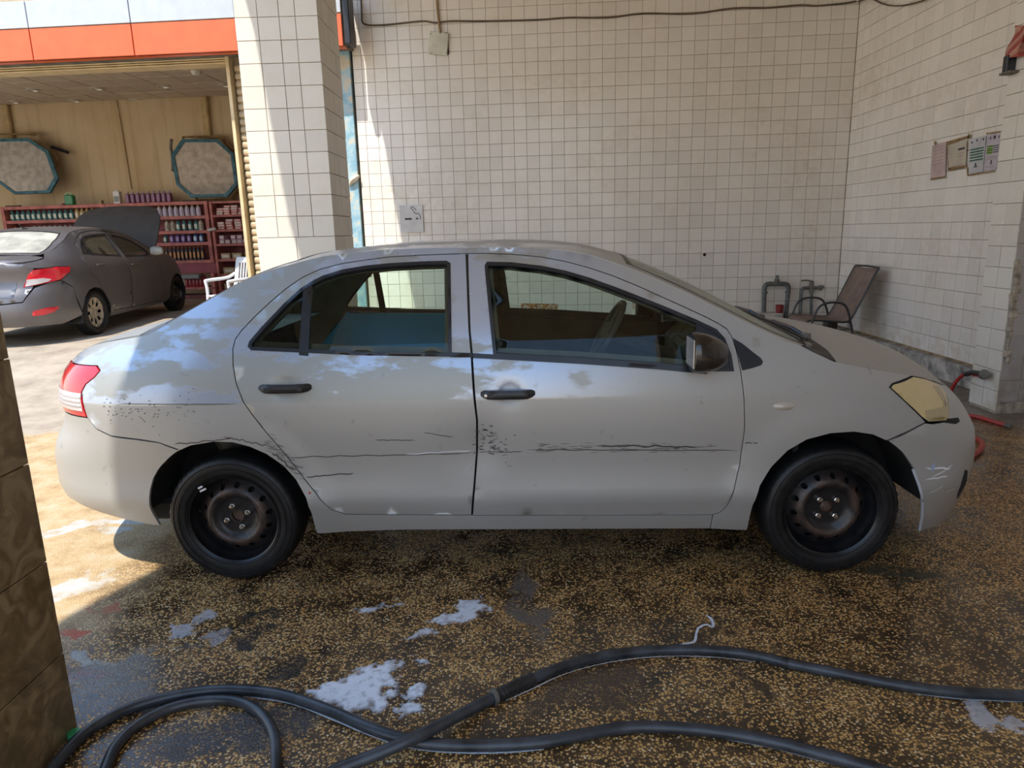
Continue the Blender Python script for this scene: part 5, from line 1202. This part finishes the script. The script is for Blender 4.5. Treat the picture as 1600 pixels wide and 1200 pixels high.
# raised bonnet, hinged at the scuttle
hv, hf_ = [], []
H0 = [(0, 1.0), (.3, .98), (.6, .93), (.85, .86), (1.0, .70)]
bn = empty('bonnet_hinge', (1.02, 0, 1.02), parent=c2, ry=math.radians(-48))
vs = []; nn_ = 13
L_ = [(0, .70, .0), (.25, .715, .02), (.5, .70, .025), (.75, .66, .015), (.93, .56, -.02), (1.0, .42, -.05)]
for x, hw, z in L_:
    for k in range(nn_):
        t = -1+2*k/(nn_-1); vs.append((x-.0*abs(t), t*hw, z+.035*(1-abs(t)**2.4)))
fs = [(i*nn_+k, i*nn_+k+1, (i+1)*nn_+k+1, (i+1)*nn_+k) for i in range(len(L_)-1) for k in range(nn_-1)]
k0 = len(vs); vs2 = [(x, y, z-.03) for x, y, z in vs]; fs2 = [tuple(reversed([i+k0 for i in f])) for f in fs]
bl = list(range(0, nn_))+[i*nn_+nn_-1 for i in range(1, len(L_))]+list(range(len(vs)-2, len(vs)-nn_-1, -1))+[i*nn_ for i in range(len(L_)-2, 0, -1)]
fs3 = [(bl[(i+1) % len(bl)], bl[i], bl[i]+k0, bl[(i+1) % len(bl)]+k0) for i in range(len(bl))]
M('raised_bonnet', vs+vs2, fs+fs2+fs3, flat('dull_grey_bonnet', (.085, .082, .082), .5), bn, True)
MB().tube([(1.0, -.55, -.02), (.5, -.62, -.55)], .006, 5).build('bonnet_stay', m_steel, bn) if False else None
MB().box((.95, 0, .85), (.3, 1.36, .2), None, .05).build('dashboard', m_int, c2)
for v in (-.37, .37):
    st_ = empty('front_seat', (-.05, v, .32), parent=c2)
    MB().box((-.1, 0, .36), (.15, .46, .6), Matrix.Rotation(-.22, 3, 'Y'), .05).build('seat_back', m_seat, st_, True); MB().box((-.2, 0, .76), (.09, .25, .17), None, .04).build('headrest', m_seat, st_, True); MB().box((.18, 0, .1), (.5, .48, .16), None, .05).build('seat_cushion', m_seat, st_, True)
MB().box((-1.05, 0, .62), (.2, 1.25, .7), Matrix.Rotation(-.3, 3, 'Y'), .05).build('rear_seat', m_seat, c2, True)
an = MB().tube([(-1.02, 0, 1.39), (-1.12, 0, 1.45)], .006, 5); an.box((-1.02, 0, 1.40), (.07, .04, .02), None, .006); an.build('aerial', m_black, c2)
# ================================================================== THINGS ON THE BACK AND RIGHT WALLS
def bw(x, y, off=.01):  # point just in front of the back wall
    return aw(x, y, 9.0-off)
m_cable = pbr('dirty_cable', (.12, .085, .055), .7, var=.2); m_cond = pbr('brown_conduit', (.30, .20, .10), .6)
w1 = smooth_path([bw(x, y, .012) for x, y in ((563, -20), (565, 20), (566, 34), (575, 39), (600, 39), (630, 36), (662, 33), (680, 35.5), (705, 33), (760, 33), (840, 31), (890, 27.5), (950, 27.5), (1005, 21), (1080, 21.5), (1145, 13), (1200, 12), (1250, 8), (1278, 9), (1320, 5), (1338, 2))], 4)
o = MB().tube(w1, .010, 6).build('wall_cable', m_cable, smooth=True); tag(o, 'long thin dark cable strung along the top of the back tiled wall', 'cable')
w2 = smooth_path([atx(x, y, XR-.03) for x, y in ((1341, 2), (1360, -2), (1380, 6), (1395, 9), (1415, 8), (1445, 0), (1470, -12))], 4)
o = MB().tube(w2, .008, 6).build('wall_cable', m_cable, smooth=True); tag(o, 'short dark cable sagging across the top of the right tiled wall', 'cable')
o = MB().tube([bw(x, y, .02) for x, y in ((682, -20), (683, 10), (685, 30), (688, 53))], .014, 8).build('conduit', m_cond, smooth=True); tag(o, 'thin brown conduit coming down to the wall junction cover', 'pipe')
jc = bw(685, 68, .02); jb = empty('junction_cover', jc, -YW, 'square cream junction box cover hanging tilted on the back wall', 'junction box')
MB().box((0, 0, 0), (.235, .018, .255), Matrix.Rotation(.12, 3, 'Y'), .006).build('cover_plate', flat('cream_cover', (.60, .58, .47), .5), jb)
MB().box((.04, .012, .0), (.22, .02, .25), Matrix.Rotation(.0, 3, 'Y'), .004).build('box_recess', m_dark, jb).scale = (.8, 1, .98)
for sx_, sz_ in ((-.09, -.105), (.09, -.11), (-.085, .11), (.1, .1)): MB().lathe([(.006, 0), (.005, .003), (.001, .0035)], 8, 'y', c=(sx_, -.009, sz_)).build('screw', m_dark, jb)
# no smoking notice: white sheet with a cigarette drawing
nc = bw(643, 342, .012); ns = empty('wall_notice', nc, -YW, 'white notice with a black cigarette drawing on the back wall above the car roof', 'sign')
MB().box((0, 0, 0), (.30, .004, .34), None, .001).build('paper', flat('notice_white', (.62, .60, .58), .5), ns)
s_ = 9.0/1080
def pl(pts, w, mat, name, par, z0=-.004):
    mb = MB(); n_ = len(pts)
    vs = []
    for i, p in enumerate(pts):
        a, b = pts[max(0, i-1)], pts[min(n_-1, i+1)]; d = Vector((b[0]-a[0], b[1]-a[1])); d.normalize(); m_ = Vector((-d.y, d.x))*w/2
        vs += [(p[0]+m_.x, z0, p[1]+m_.y), (p[0]-m_.x, z0, p[1]-m_.y)]
    mb.add(vs, [(2*i, 2*i+1, 2*i+3, 2*i+2) for i in range(n_-1)]); return mb.build(name, mat, par)
ink = flat('black_ink', (.03, .03, .03), .6)
pl([(-.085, .0), (.005, -.0)], .022, ink, 'cigarette', ns); pl([(.06, .005), (.085, -.002)], .02, ink, 'cigarette_tip', ns)
pl([(.115, -.01), (.115, .04), (.09, .065), (.05, .07), (.03, .09), (.02, .115), (.0, .13), (-.0, .145), (.03, .15), (.04, .13), (.06, .12), (.065, .10)], .008, ink, 'smoke', ns)
# orange-brown sticker with white lettering, seen through the car windows
oc = bw(842, 480.5, .012); os_ = empty('wall_sticker', oc, -YW, 'worn orange brown sticker with white lettering low on the back wall', 'sticker')
MB().box((0, 0, 0), (.465, .004, .10), Matrix.Rotation(.03, 3, 'Y'), .001).build('sticker_sheet', pbr('orange_brown_print', (.42, .19, .07), .5, var=.35, scale=25), os_)
wi = flat('white_ink', (.62, .60, .55), .6)
for pts in ([(-.21, .0), (-.17, -.01), (-.12, .005), (-.15, .02), (-.2, .015)], [(-.19, .03), (-.17, .035)], [(-.09, -.03), (-.06, -.03), (-.045, .0), (-.06, .01)], [(-.03, -.03), (-.01, -.02), (.0, .02), (-.02, .03)], [(.02, .005), (.05, .008)], [(.015, .025), (.04, .03)], [(.09, -.01), (.11, -.03), (.17, -.03), (.2, -.01), (.18, .02), (.14, .035), (.12, .0), (.15, -.01)], [(.2, .03), (.22, .025)]):
    pl([(a, b) for a, b in pts], .012, wi, 'letter', os_)
# plugged holes
for x, y in ((1101, 398), (935, 403)):
    if x > 1000: o = MB().lathe([(.001, .006), (.018, .004), (.02, -.002)], 10, 'y').build('wall_plug', m_dark); o.location = bw(x, y, .008); tag(o, 'small dark plug hole in the back wall right of the car roof', 'hole')
# curb along the back wall and pipework
c0 = bw(1100, 500, .0); kx0, kx1 = 2.55, 3.28
curb = MB().box(((kx0+kx1)/2, 0, .19), (kx1-kx0, .24, .38), Matrix.Rotation(-YW, 3, 'Z'), .01).build('trim_2', pbr('white_curb', (.50, .48, .43), .8, var=.25, scale=8)); curb.location = (0, 9.0-.5*(kx0+kx1)*math.tan(YW)-.14, 0); tag(curb, kind='structure')
m_pvc = pbr('grey_pipe', (.13, .135, .13), .5, var=.3, scale=14)
up = empty('pipe_loop', bw(1214, 470, .06), 0, 'grey plastic inverted U pipe against the foot of the back wall', 'pipe'); u0 = up.location.copy()
def bp2(x, y, off=.06): return bw(x, y, off)-u0
path = [bp2(1193, 500), bp2(1194, 450)]; path2 = [bp2(1194, 452), bp2(1195, 445), bp2(1199, 443), bp2(1205, 443)]
MB().tube([bp2(1193, 503), bp2(1194.5, 450)], .026, 10).build('upright', m_pvc, up, True); MB().tube([bp2(1227, 503), bp2(1232, 450)], .026, 10).build('upright', m_pvc, up, True)
MB().tube(smooth_path([bp2(1194.5, 452), bp2(1196, 446), bp2(1201, 443.5), bp2(1214, 443.5), bp2(1226, 443.5), bp2(1231, 446), bp2(1232, 452)], 4), .028, 10).build('elbow_bridge', m_pvc, up, True)
MB().tube([bp2(1214, 443), bp2(1214, 436)], .032, 10).build('reducer', m_pvc, up, True); MB().tube([bp2(1214, 437), bp2(1214.5, 430)], .018, 10).build('stub', m_pvc, up, True)
for x, y in ((1195, 457), (1231, 456)): MB().tube([bp2(x, y-1.5), bp2(x, y+1.5)], .034, 10).build('collar', m_pvc, up)
vv = empty('water_valve', bw(1268, 455, .07), 0, 'grey lever valve with pipes on the back wall beside the patio chair', 'valve'); u0 = vv.location.copy()
for a, b in (((1250, 500), (1252, 458)), ((1267, 500), (1268, 458))): MB().tube([bp2(*a, .07), bp2(*b, .07)], .02, 8).build('upright', m_pvc, vv, True)
MB().tube(smooth_path([bp2(1252, 459, .07), bp2(1253, 452, .07), bp2(1258, 450, .07), bp2(1268, 450, .07), bp2(1278, 450, .07), bp2(1287, 448, .07)], 4), .022, 8).build('cross_pipe', m_pvc, vv, True)
MB().tube([bp2(1268, 458, .07), bp2(1268, 441, .07)], .03, 8).build('valve_body', m_steel, vv, True); MB().tube([bp2(1252, 438.5, .09), bp2(1262, 438, .09), bp2(1271, 440, .09)], .011, 6).build('lever', m_steel, vv, True)
MB().tube([bp2(1281, 450, .07), bp2(1284, 449.5, .07)], .034, 8).build('union_nut', m_steel, vv)
cup = MB().lathe([(.001, 0), (.042, 0), (.05, .10), (.046, .10), (.04, .01)], 16).build('cup', flat('dark_red_plastic', (.22, .02, .02), .4), smooth=True); cq = bw(1217.5, 494, .15); cup.location = (cq.x, cq.y, .38); tag(cup, 'small dark red cup on the curb below the pipe loop', 'cup')
# patio chair
pc = empty('patio_chair', (3.42, 7.8, 0), 0, 'brown sling patio chair with dark tube frame in the corner behind the bonnet', 'chair')
m_sling = pbr('brown_sling', (.22, .155, .125), .8, var=.15, scale=9); m_fr = pbr('dark_tube', (.035, .035, .038), .35)
prf = [(-.27, .0, .405), (-.22, 0, .425), (-.1, 0, .42), (.05, 0, .405), (.17, 0, .40), (.22, 0, .44), (.28, 0, .56), (.36, 0, .74), (.43, 0, .90), (.47, 0, .975)]
pp = smooth_path(prf, 4)
vs = [(p.x+.0, y, p.z-(.018*(1-(y/.25)**2))) for p in pp for y in (-.25, -.125, 0, .125, .25)]
fs = [(5*i+k, 5*i+k+1, 5*i+k+6, 5*i+k+5) for i in range(len(pp)-1) for k in range(4)]
sl_ = M('sling', vs, fs, m_sling, pc, True); md = sl_.modifiers.new('t', 'SOLIDIFY'); md.thickness = .006
for s_ in (-1, 1):
    y = s_*.262
    MB().tube([(p.x, y, p.z) for p in pp], .012, 8).build('side_rail', m_fr, pc, True)
    MB().tube(smooth_path([(-.30, y*1.05, .0), (-.24, y*1.06, .30), (-.18, y*1.08, .52), (-.10, y*1.08, .605), (.05, y*1.08, .615), (.14, y*1.07, .57), (.20, y*1.05, .42), (.27, y*1.05, .15), (.31, y*1.05, 0)], 5), .0125, 8).build('leg_frame', m_fr, pc, True)
MB().tube([(-.24, -.27, .37), (-.24, .27, .37)], .011, 8).build('cross_bar', m_fr, pc); MB().tube([(.21, -.27, .39), (.21, .27, .39)], .011, 8).build('cross_bar', m_fr, pc)
MB().tube([(.47, -.262, .975), (.475, 0, .985), (.47, .262, .975)], .011, 8).build('top_bar', m_fr, pc)
dk = MB().box((0, 0, .17), (.14, .12, .34), None, .02).build('storage_tin', pbr('rusty_tin', (.06, .045, .035), .8, var=.3)); dk.location = (3.78, 8.35, 0); tag(dk, 'dark rusty tin on the floor under the patio chair in the corner', 'tin')
# papers on the right wall
def wallpaper(name, quad, col, label, lines):
    P4 = [atx(x, y, XR-.012) for x, y in quad]; root = empty(name, P4[0], label=label, cat='notice'); P4 = [p-P4[0] for p in P4]
    n_ = Vector((-1, 0, 0))
    MB().prism([p for p in P4], n_*.003).build('paper', col, root)
    def uvp(u, v): a = P4[0].lerp(P4[1], u); b = P4[3].lerp(P4[2], u); return a.lerp(b, v)+n_*.0045
    for u0_, v0_, u1_, v1_, m_ in lines:
        M('print_line', [uvp(u0_, v0_), uvp(u1_, v0_), uvp(u1_, v1_), uvp(u0_, v1_)], [(0, 1, 2, 3)], m_, root)
m_p1 = flat('pink_paper', (.52, .40, .38), .7); m_p2 = flat('cream_paper', (.50, .45, .36), .7); m_p3 = flat('pale_paper', (.52, .52, .54), .6); m_p4 = flat('lilac_paper', (.50, .45, .50), .6)
i_g = flat('dark_green_ink', (.03, .13, .11), .6); i_l = flat('light_green_ink', (.25, .40, .12), .6); i_k = flat('black_print', (.03, .03, .05), .6); i_p = flat('faint_print', (.36, .27, .27), .7); i_m = flat('mint_band', (.36, .47, .42), .6)
wallpaper('notice_paper', [(1457, 227), (1479, 221), (1477, 276), (1454, 281)], m_p1, 'faded pink notice, leftmost of the papers on the right wall', [(.15, .08+.1*i, .85, .10+.1*i, i_p) for i in range(6)])
wallpaper('notice_paper', [(1484, 226), (1511, 219), (1509, 259), (1482, 265)], m_p2, 'cream framed notice with a small black heading, second from left on the right wall', [(.55, .25, .92, .33, i_k), (.55, .45, .88, .48, i_p), (.55, .56, .85, .59, i_p), (.12, .9, .9, .93, i_p)])
wallpaper('notice_paper', [(1516.5, 217), (1541.5, 211.5), (1536, 268), (1512, 272.5)], m_p3, 'pale notice with five dark green bands beside the lilac one on the right wall', [(.1, .29, .92, .68, i_m)]+[(.08, .31+.078*i, .94, .335+.078*i, i_g) for i in range(5)]+[(.1, .09, .18, .14, i_k), (.42, .05, .5, .12, i_k), (.66, .08, .76, .11, i_p), (.82, .06, .9, .12, i_k), (.45, .72, .55, .80, i_k), (.38, .81, .62, .84, i_k)])
wallpaper('notice_paper', [(1543, 211.5), (1565, 208), (1557, 264.5), (1537, 267)], m_p4, 'lilac notice with green and black bands, rightmost of the papers on the right wall', [(.12, .30, .55, .55, i_l)]+[(.1, .31+.06*i, .54, .33+.06*i, i_g) for i in range(4)]+[(.58, .31+.06*i, .98, .335+.06*i, i_k) for i in range(4)]+[(.25, .06, .33, .13, i_k), (.5, .04, .66, .13, i_k), (.85, .05, .92, .12, i_k), (.5, .72, .6, .84, i_k), (.15, .62, .9, .635, i_p), (.15, .68, .9, .695, i_p), (.15, .9, .9, .915, i_p)])
tpr = empty('tape_residue', atx(1500, 240, XR-.016), label='brown old tape residue around the papers on the right wall', cat='tape'); m_tape = pbr('old_tape', (.30, .19, .08), .7, var=.4, scale=40)
for (x0, y0), (x1, y1), w_ in (((1479, 224), (1514, 213), .03), ((1480, 226), (1482, 266), .018), ((1481, 265), (1512, 259), .03), ((1512, 262), (1512, 274), .03), ((1512, 213), (1516, 214), .05), ((1454, 280), (1478, 276), .02), ((1460, 221), (1462, 226), .03), ((1512, 274), (1555, 267), .012), ((1541, 209), (1566, 205), .012)):
    a, b = atx(x0, y0, XR-.016), atx(x1, y1, XR-.016); d = (b-a).normalized(); m_ = d.cross(Vector((1, 0, 0)))*w_/2
    M('tape_strip', [q_-tpr.location for q_ in (a+m_, b+m_*.6, b-m_*.6, a-m_)], [(0, 1, 2, 3)], m_tape, tpr)
# cloth flag and bracket at the right edge
fl = empty('hanging_cloth', atx(1585, 80, 3.60), label='red and white striped cloth hanging from a dark bracket at the top right', cat='cloth'); f0 = fl.location.copy()
ol = [(1580, 52), (1592, 42), (1604, 37), (1625, 36), (1625, 78), (1606, 82), (1596, 90), (1571, 92), (1571, 84), (1575, 62)]
cmat, cn, cb = nodes('striped_cloth'); tz = N(cn, 'ShaderNodeSeparateXYZ'); cn.links.new(N(cn, 'ShaderNodeTexCoord').outputs['Object'], tz.inputs[0])
wv = math_(cn, 'FRACT', math_(cn, 'MULTIPLY', math_(cn, 'MULTIPLY_ADD', tz.outputs['Y'], .35, tz.outputs['Z']), 12.))
cn.links.new(ramp(cn, wv, [(.0, (.33, .05, .05)), (.45, (.30, .08, .06)), (.5, (.42, .22, .16)), (.8, (.42, .2, .14)), (.86, (.5, .33, .24)), (1, (.33, .05, .05))]), cb.inputs['Base Color']); cb.inputs['Roughness'].default_value = .85
vs = []; rows_ = 12
for i in range(rows_+1):
    t = i/rows_; xl = 1586-15*t+3*math.sin(t*6); y_ = 40+51*t
    for k in range(8):
        x_ = xl+(1640-xl)*k/7; y2 = y_+(3-9*t)*(1 if k else 1)*(k/7)*1.0-10*(k/7)*(1-t*.2)+6*(k/7)
        p = atx(x_, y2, 3.59+.03*math.sin(k*2.1+t*2)); vs.append(p-f0)
M('cloth', vs, [(8*i+k, 8*i+k+1, 8*i+k+9, 8*i+k+8) for i in range(rows_) for k in range(7)], cmat, fl, True)
bq = atx(1577, 102, 3.60)-f0; MB().box(tuple(bq), (.07, .05, .13), None, .006).build('bracket', m_satin, fl); MB().box(tuple(atx(1577, 114, 3.60)-f0), (.08, .11, .018), None, .004).build('bracket_plate', m_steel, fl)
# red hose at the pier
m_rh = pbr('red_hose', (.42, .035, .03), .4, var=.15, scale=15)
rh = empty('red_hose', atx(1530, 584, 3.62), label='red air hose taped to a black outlet low on the pier', cat='hose'); r0 = rh.location.copy()
g1 = ground(1487, 608, .0); pts = [Vector((3.60, 5.36, .33)), atx(1527, 584, 3.60), atx(1512, 585, 3.62), atx(1502, 589, 3.66), atx(1493, 597, 3.7), atx(1486, 610, 3.72), atx(1482, 625, 3.72), ground(1478, 650, .02), ground(1465, 660, .015)]
pts = [atx(1540, 586, 3.60), atx(1527, 586, 3.60), atx(1512, 583, 3.60), atx(1502, 588, 3.60), atx(1493, 598, 3.60), atx(1487, 609, 3.60), atx(1484, 625, 3.58), atx(1480, 650, 3.5)]
MB().tube([p-r0 for p in smooth_path(pts, 5)], .014, 8).build('hose', m_rh, rh, True)
MB().tube([atx(x, y, 3.60)-r0 for x, y in ((1509, 584.5), (1520, 582), (1532, 584))], .021, 8).build('tape_wrap', m_black, rh, True)
MB().tube([atx(1536, 586, 3.64)-r0, atx(1538, 584, 3.57)-r0], .035, 12).build('outlet_boss', m_steel, rh, True)
rp2 = smooth_path([ground(x, y, .016) for x, y in ((1495, 646), (1508, 649), (1530, 652), (1552, 659), (1570, 664))], 5)
o = MB().tube(rp2, .016, 8).build('hose_end', m_rh, smooth=True); tag(o, 'straight piece of red hose lying on the floor in front of the pier', 'hose')
o2 = MB().tube([rp2[-1], rp2[-1]+(rp2[-1]-rp2[-2]).normalized()*.05], .015, 8).build('ferrule', m_steel, o)
rp3 = smooth_path([ground(x, y, .016) for x, y in ((1480, 720), (1500, 716), (1520, 711), (1533, 701), (1534, 692), (1526, 686), (1505, 680), (1480, 676))], 5)
o = MB().tube(rp3, .017, 8).build('hose_loop', m_rh, smooth=True); tag(o, 'curl of red hose on the floor just beyond the front bumper', 'hose')
# black wash hoses in front
m_hose = pbr('black_hose', (.045, .05, .058), .33, var=.35, scale=12, bmp=.15)
def hose(px, r, label, zoff=0., name='wash_hose', lift=None):
    P = [ground(x, y, r+zoff+(lift(i/(len(px)-1)) if lift else 0)) for i, (x, y) in enumerate(px)]
    o = MB().tube(smooth_path(P, 8), r, 14).build(name, m_hose, smooth=True); return tag(o, label, 'hose')
h1 = hose([(60, 1235), (85, 1196), (130, 1148), (190, 1112), (260, 1090), (330, 1079), (390, 1079), (450, 1088), (520, 1112), (580, 1138), (640, 1157), (700, 1164), (780, 1164), (850, 1159), (920, 1146), (975, 1137), (1030, 1136), (1110, 1142), (1200, 1157), (1290, 1180), (1370, 1202), (1450, 1230)], .0175, 'long black wash hose running along the bottom of the picture past the foam')
h2 = hose([(470, 1240), (520, 1206), (590, 1178), (650, 1152), (700, 1127), (740, 1106), (780, 1086), (825, 1064), (880, 1042), (940, 1026), (1000, 1018), (1060, 1015), (1120, 1017), (1180, 1024), (1230, 1036), (1300, 1050), (1380, 1066), (1460, 1078), (1540, 1084), (1640, 1089)], .0175, 'black wash hose with a taped joint crossing over the other one to the right edge', lift=lambda t: .036*math.exp(-((t-.16)/.07)**2))
h3 = hose([(150, 1240), (165, 1200), (182, 1165), (215, 1133), (265, 1107), (320, 1095), (370, 1096), (405, 1112), (426, 1142), (431, 1180), (428, 1240)], .016, 'grey black hose bent into a loop at the lower left')
P = [ground(x, y, .0175) for x, y in ((772, 1090), (790, 1081), (808, 1072), (832, 1061))]
MB().tube(smooth_path(P, 5), lambda t: .0215+.0018*math.sin(t*40), 14).build('joint_tape', m_black, h2, True)
P = [ground(x, y, .02) for x, y in ((770, 1090), (775, 1088))]; MB().tube(P, .026, 12).build('hose_clamp', m_steel, h2, True)
P = [ground(x, y, .0175) for x, y in ((1222, 1034), (1232, 1037))]; MB().tube(P, .0195, 12).build('joint_tape', m_black, h2, True)
# foam left on the wet floor, and painted wet highlights beside the hoses
fm, n, b = nodes('foam_and_glint'); b.inputs['Base Color'].default_value = (.78, .82, .90, 1); b.inputs['Roughness'].default_value = .7; b.inputs['Subsurface Weight'].default_value = .0
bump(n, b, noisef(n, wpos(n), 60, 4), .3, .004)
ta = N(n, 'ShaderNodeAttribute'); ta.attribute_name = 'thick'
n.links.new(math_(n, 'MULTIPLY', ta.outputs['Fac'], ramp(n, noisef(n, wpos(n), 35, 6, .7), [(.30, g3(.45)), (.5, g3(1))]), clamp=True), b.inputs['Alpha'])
def foam(outl, h, label, thr=.0, seed=0., st=.006, op=1.):
    P = [ground(x, y) for x, y in outl]; P2 = [(p.x, p.y) for p in P]; P2 = ccw(P2)
    xs = [p[0] for p in P2]; ys = [p[1] for p in P2]; gx, gy = np.meshgrid(np.arange(min(xs)-.07, max(xs)+.07, st), np.arange(min(ys)-.07, max(ys)+.07, st))
    ny, nx_ = gx.shape; ins = inpoly(gx.ravel(), gy.ravel(), P2).reshape(gx.shape)
    B = np.array(resample(P2, .03)); D = np.full(gx.shape, 9.)
    for p in B: D = np.minimum(D, np.hypot(gx-p[0], gy-p[1]))
    sd_ = np.where(ins, D, -D)
    hgt = np.zeros(gx.shape)
    for j in range(ny):
        for i in range(nx_):
            nz_ = noise.fractal(Vector((gx[j, i]*13+seed, gy[j, i]*13, seed)), .8, 2.1, 6) if sd_[j, i] > -.1 else 0
            hgt[j, i] = sd_[j, i]+.055*nz_-thr
    vs, fs, idx, al = [], [], {}, []
    def vv_(j, i):
        if (j, i) not in idx:
            k = max(-.02, min(1, hgt[j, i]/.03)); idx[(j, i)] = len(vs); al.append(op*min(1, max(0, hgt[j, i]+.004)/.028)); vs.append((gx[j, i], gy[j, i], .0005+h*(max(0, k)**.5)+(.0 if k > 0 else -.004)))
        return idx[(j, i)]
    for j in range(ny-1):
        for i in range(nx_-1):
            if max(hgt[j, i], hgt[j+1, i], hgt[j, i+1], hgt[j+1, i+1]) > 0: fs.append((vv_(j, i), vv_(j, i+1), vv_(j+1, i+1), vv_(j+1, i)))
    if not fs: return
    o = M('foam_and_glint', vs, fs, fm, None, 'all'); a_ = o.data.attributes.new('thick', 'FLOAT', 'POINT'); a_.data.foreach_set('value', al); tag(o, label, 'foam', kind='stuff'); return o
foam([(440, 1082), (500, 1068), (560, 1050), (600, 1028), (650, 1022), (660, 1040), (625, 1052), (612, 1075), (618, 1100), (590, 1118), (560, 1128), (510, 1102)], .006, 'large white soap foam patch beside the long hose', 0.01, 3.)
def foam_glint_line(px, w, label):  # hooked foam, and wet highlights painted as white strips along the hoses
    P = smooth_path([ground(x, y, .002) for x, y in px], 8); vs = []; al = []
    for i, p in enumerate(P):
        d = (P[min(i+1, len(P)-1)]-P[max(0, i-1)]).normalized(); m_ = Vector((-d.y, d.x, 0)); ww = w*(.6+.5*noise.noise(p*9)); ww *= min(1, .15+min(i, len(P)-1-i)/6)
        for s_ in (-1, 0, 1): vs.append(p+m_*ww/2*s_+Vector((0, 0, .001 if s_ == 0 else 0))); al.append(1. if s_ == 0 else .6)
    o = M('foam_and_glint', vs, [(3*i+k, 3*i+k+1, 3*i+k+4, 3*i+k+3) for i in range(len(P)-1) for k in (0, 1)], fm, None, 'all'); a_ = o.data.attributes.new('thick', 'FLOAT', 'POINT'); a_.data.foreach_set('value', al)
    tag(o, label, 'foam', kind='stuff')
foam_glint_line([(380, 1088), (430, 1094), (470, 1104), (520, 1124), (580, 1149), (640, 1168), (700, 1175), (780, 1176), (850, 1171)], .012, 'thin painted wet highlight along the near side of the long hose')
foam_glint_line([(1130, 1155), (1200, 1167), (1250, 1180), (1320, 1199)], .007, 'thin painted wet highlight under the long hose at the right')
foam_glint_line([(790, 1095), (830, 1077), (880, 1054), (940, 1037), (1000, 1028), (1060, 1025), (1120, 1027), (1180, 1034)], .006, 'thin painted wet highlight under the taped hose in the middle')
foam_glint_line([(1430, 1084), (1500, 1092), (1560, 1095), (1620, 1098)], .007, 'thin painted wet highlight under the taped hose at the right edge')
foam_glint_line([(1050, 1011), (1070, 1006), (1085, 1002), (1088, 990), (1092, 981), (1103, 976), (1114, 979), (1112, 968), (1104, 961)], .018, 'hooked foam line on the floor above the taped hose')
foam([(672, 972), (700, 955), (715, 930), (760, 935), (770, 955), (740, 968), (715, 980), (690, 982)], .005, 'broken foam streaks on the floor below the front door', .012, 5., op=.85)
foam([(560, 952), (610, 945), (640, 942), (620, 950), (580, 955)], .004, 'narrow foam streak left of the broken streaks', -.008, 7., op=.8)
foam([(625, 1000), (650, 985), (676, 984), (668, 994), (640, 1002)], .004, 'small foam streak above the large foam patch', -.0, 8., op=.7)
foam([(632, 1070), (655, 1068), (665, 1085), (650, 1095), (636, 1090)], .005, 'small foam blob right of the large foam patch', -.008, 9.)
foam([(622, 1100), (645, 1098), (655, 1112), (640, 1118), (626, 1112)], .005, 'lowest small foam blob beside the large foam patch', -.006, 12.)
foam([(1480, 1090), (1540, 1096), (1570, 1118), (1610, 1130), (1600, 1148), (1530, 1136), (1510, 1110)], .003, 'thin foam smear at the right edge below the hose', .0, 14., op=.45)
foam([(262, 980), (285, 975), (318, 958), (342, 955), (335, 965), (300, 985), (285, 998), (266, 990)], .003, 'grey thin foam streak behind the rear wheel on the floor', .0, 15., op=.4)
# green bottle cap by the pillar
g = ground(118, 1152); o = MB().lathe([(.001, .018), (.018, .018), (.02, .014), (.02, 0), (.016, 0)], 20).build('soda_cap', flat('green_cap', (.03, .30, .10), .35), smooth=True); o.location = (g.x, g.y, .002); tag(o, 'green bottle cap on the floor at the foot of the near pillar', 'cap')
# white plastic chair at the shop door
m_wp = flat('white_plastic', (.66, .67, .70), .4, .04)
wc = empty('plastic_chair', (-4.06, 9.84, gz(-4.06, 9.84)), math.radians(236), 'white plastic armchair with slatted back at the shop doorway', 'chair')
MB().box((0.02, 0, .41), (.44, .44, .03), None, .012).build('seat', m_wp, wc)
for i in range(7):
    y = -.19+.0633*i; MB().tube([(-.20, y, .42), (-.26, y, .62), (-.31, y, .86)], .013, 6).build('back_slat', m_wp, wc)
MB().box((-.315, 0, .89), (.03, .50, .09), Matrix.Rotation(-.2, 3, 'Y'), .012).build('top_rail', m_wp, wc)
for s_ in (-1, 1):
    MB().box((-.27, s_*.24, .66), (.035, .05, .5), Matrix.Rotation(-.22, 3, 'Y'), .012).build('back_post', m_wp, wc)
    MB().tube(smooth_path([(-.27, s_*.26, .70), (-.15, s_*.28, .645), (.10, s_*.28, .63), (.21, s_*.27, .62)], 4), .024, 8).build('armrest', m_wp, wc, True)
    MB().tube(smooth_path([(.21, s_*.27, .63), (.20, s_*.26, .45), (.24, s_*.27, .0)], 4), .022, 8).build('leg', m_wp, wc, True)
    MB().tube([(-.20, s_*.23, .42), (-.28, s_*.26, .0)], .022, 8).build('leg', m_wp, wc, True)
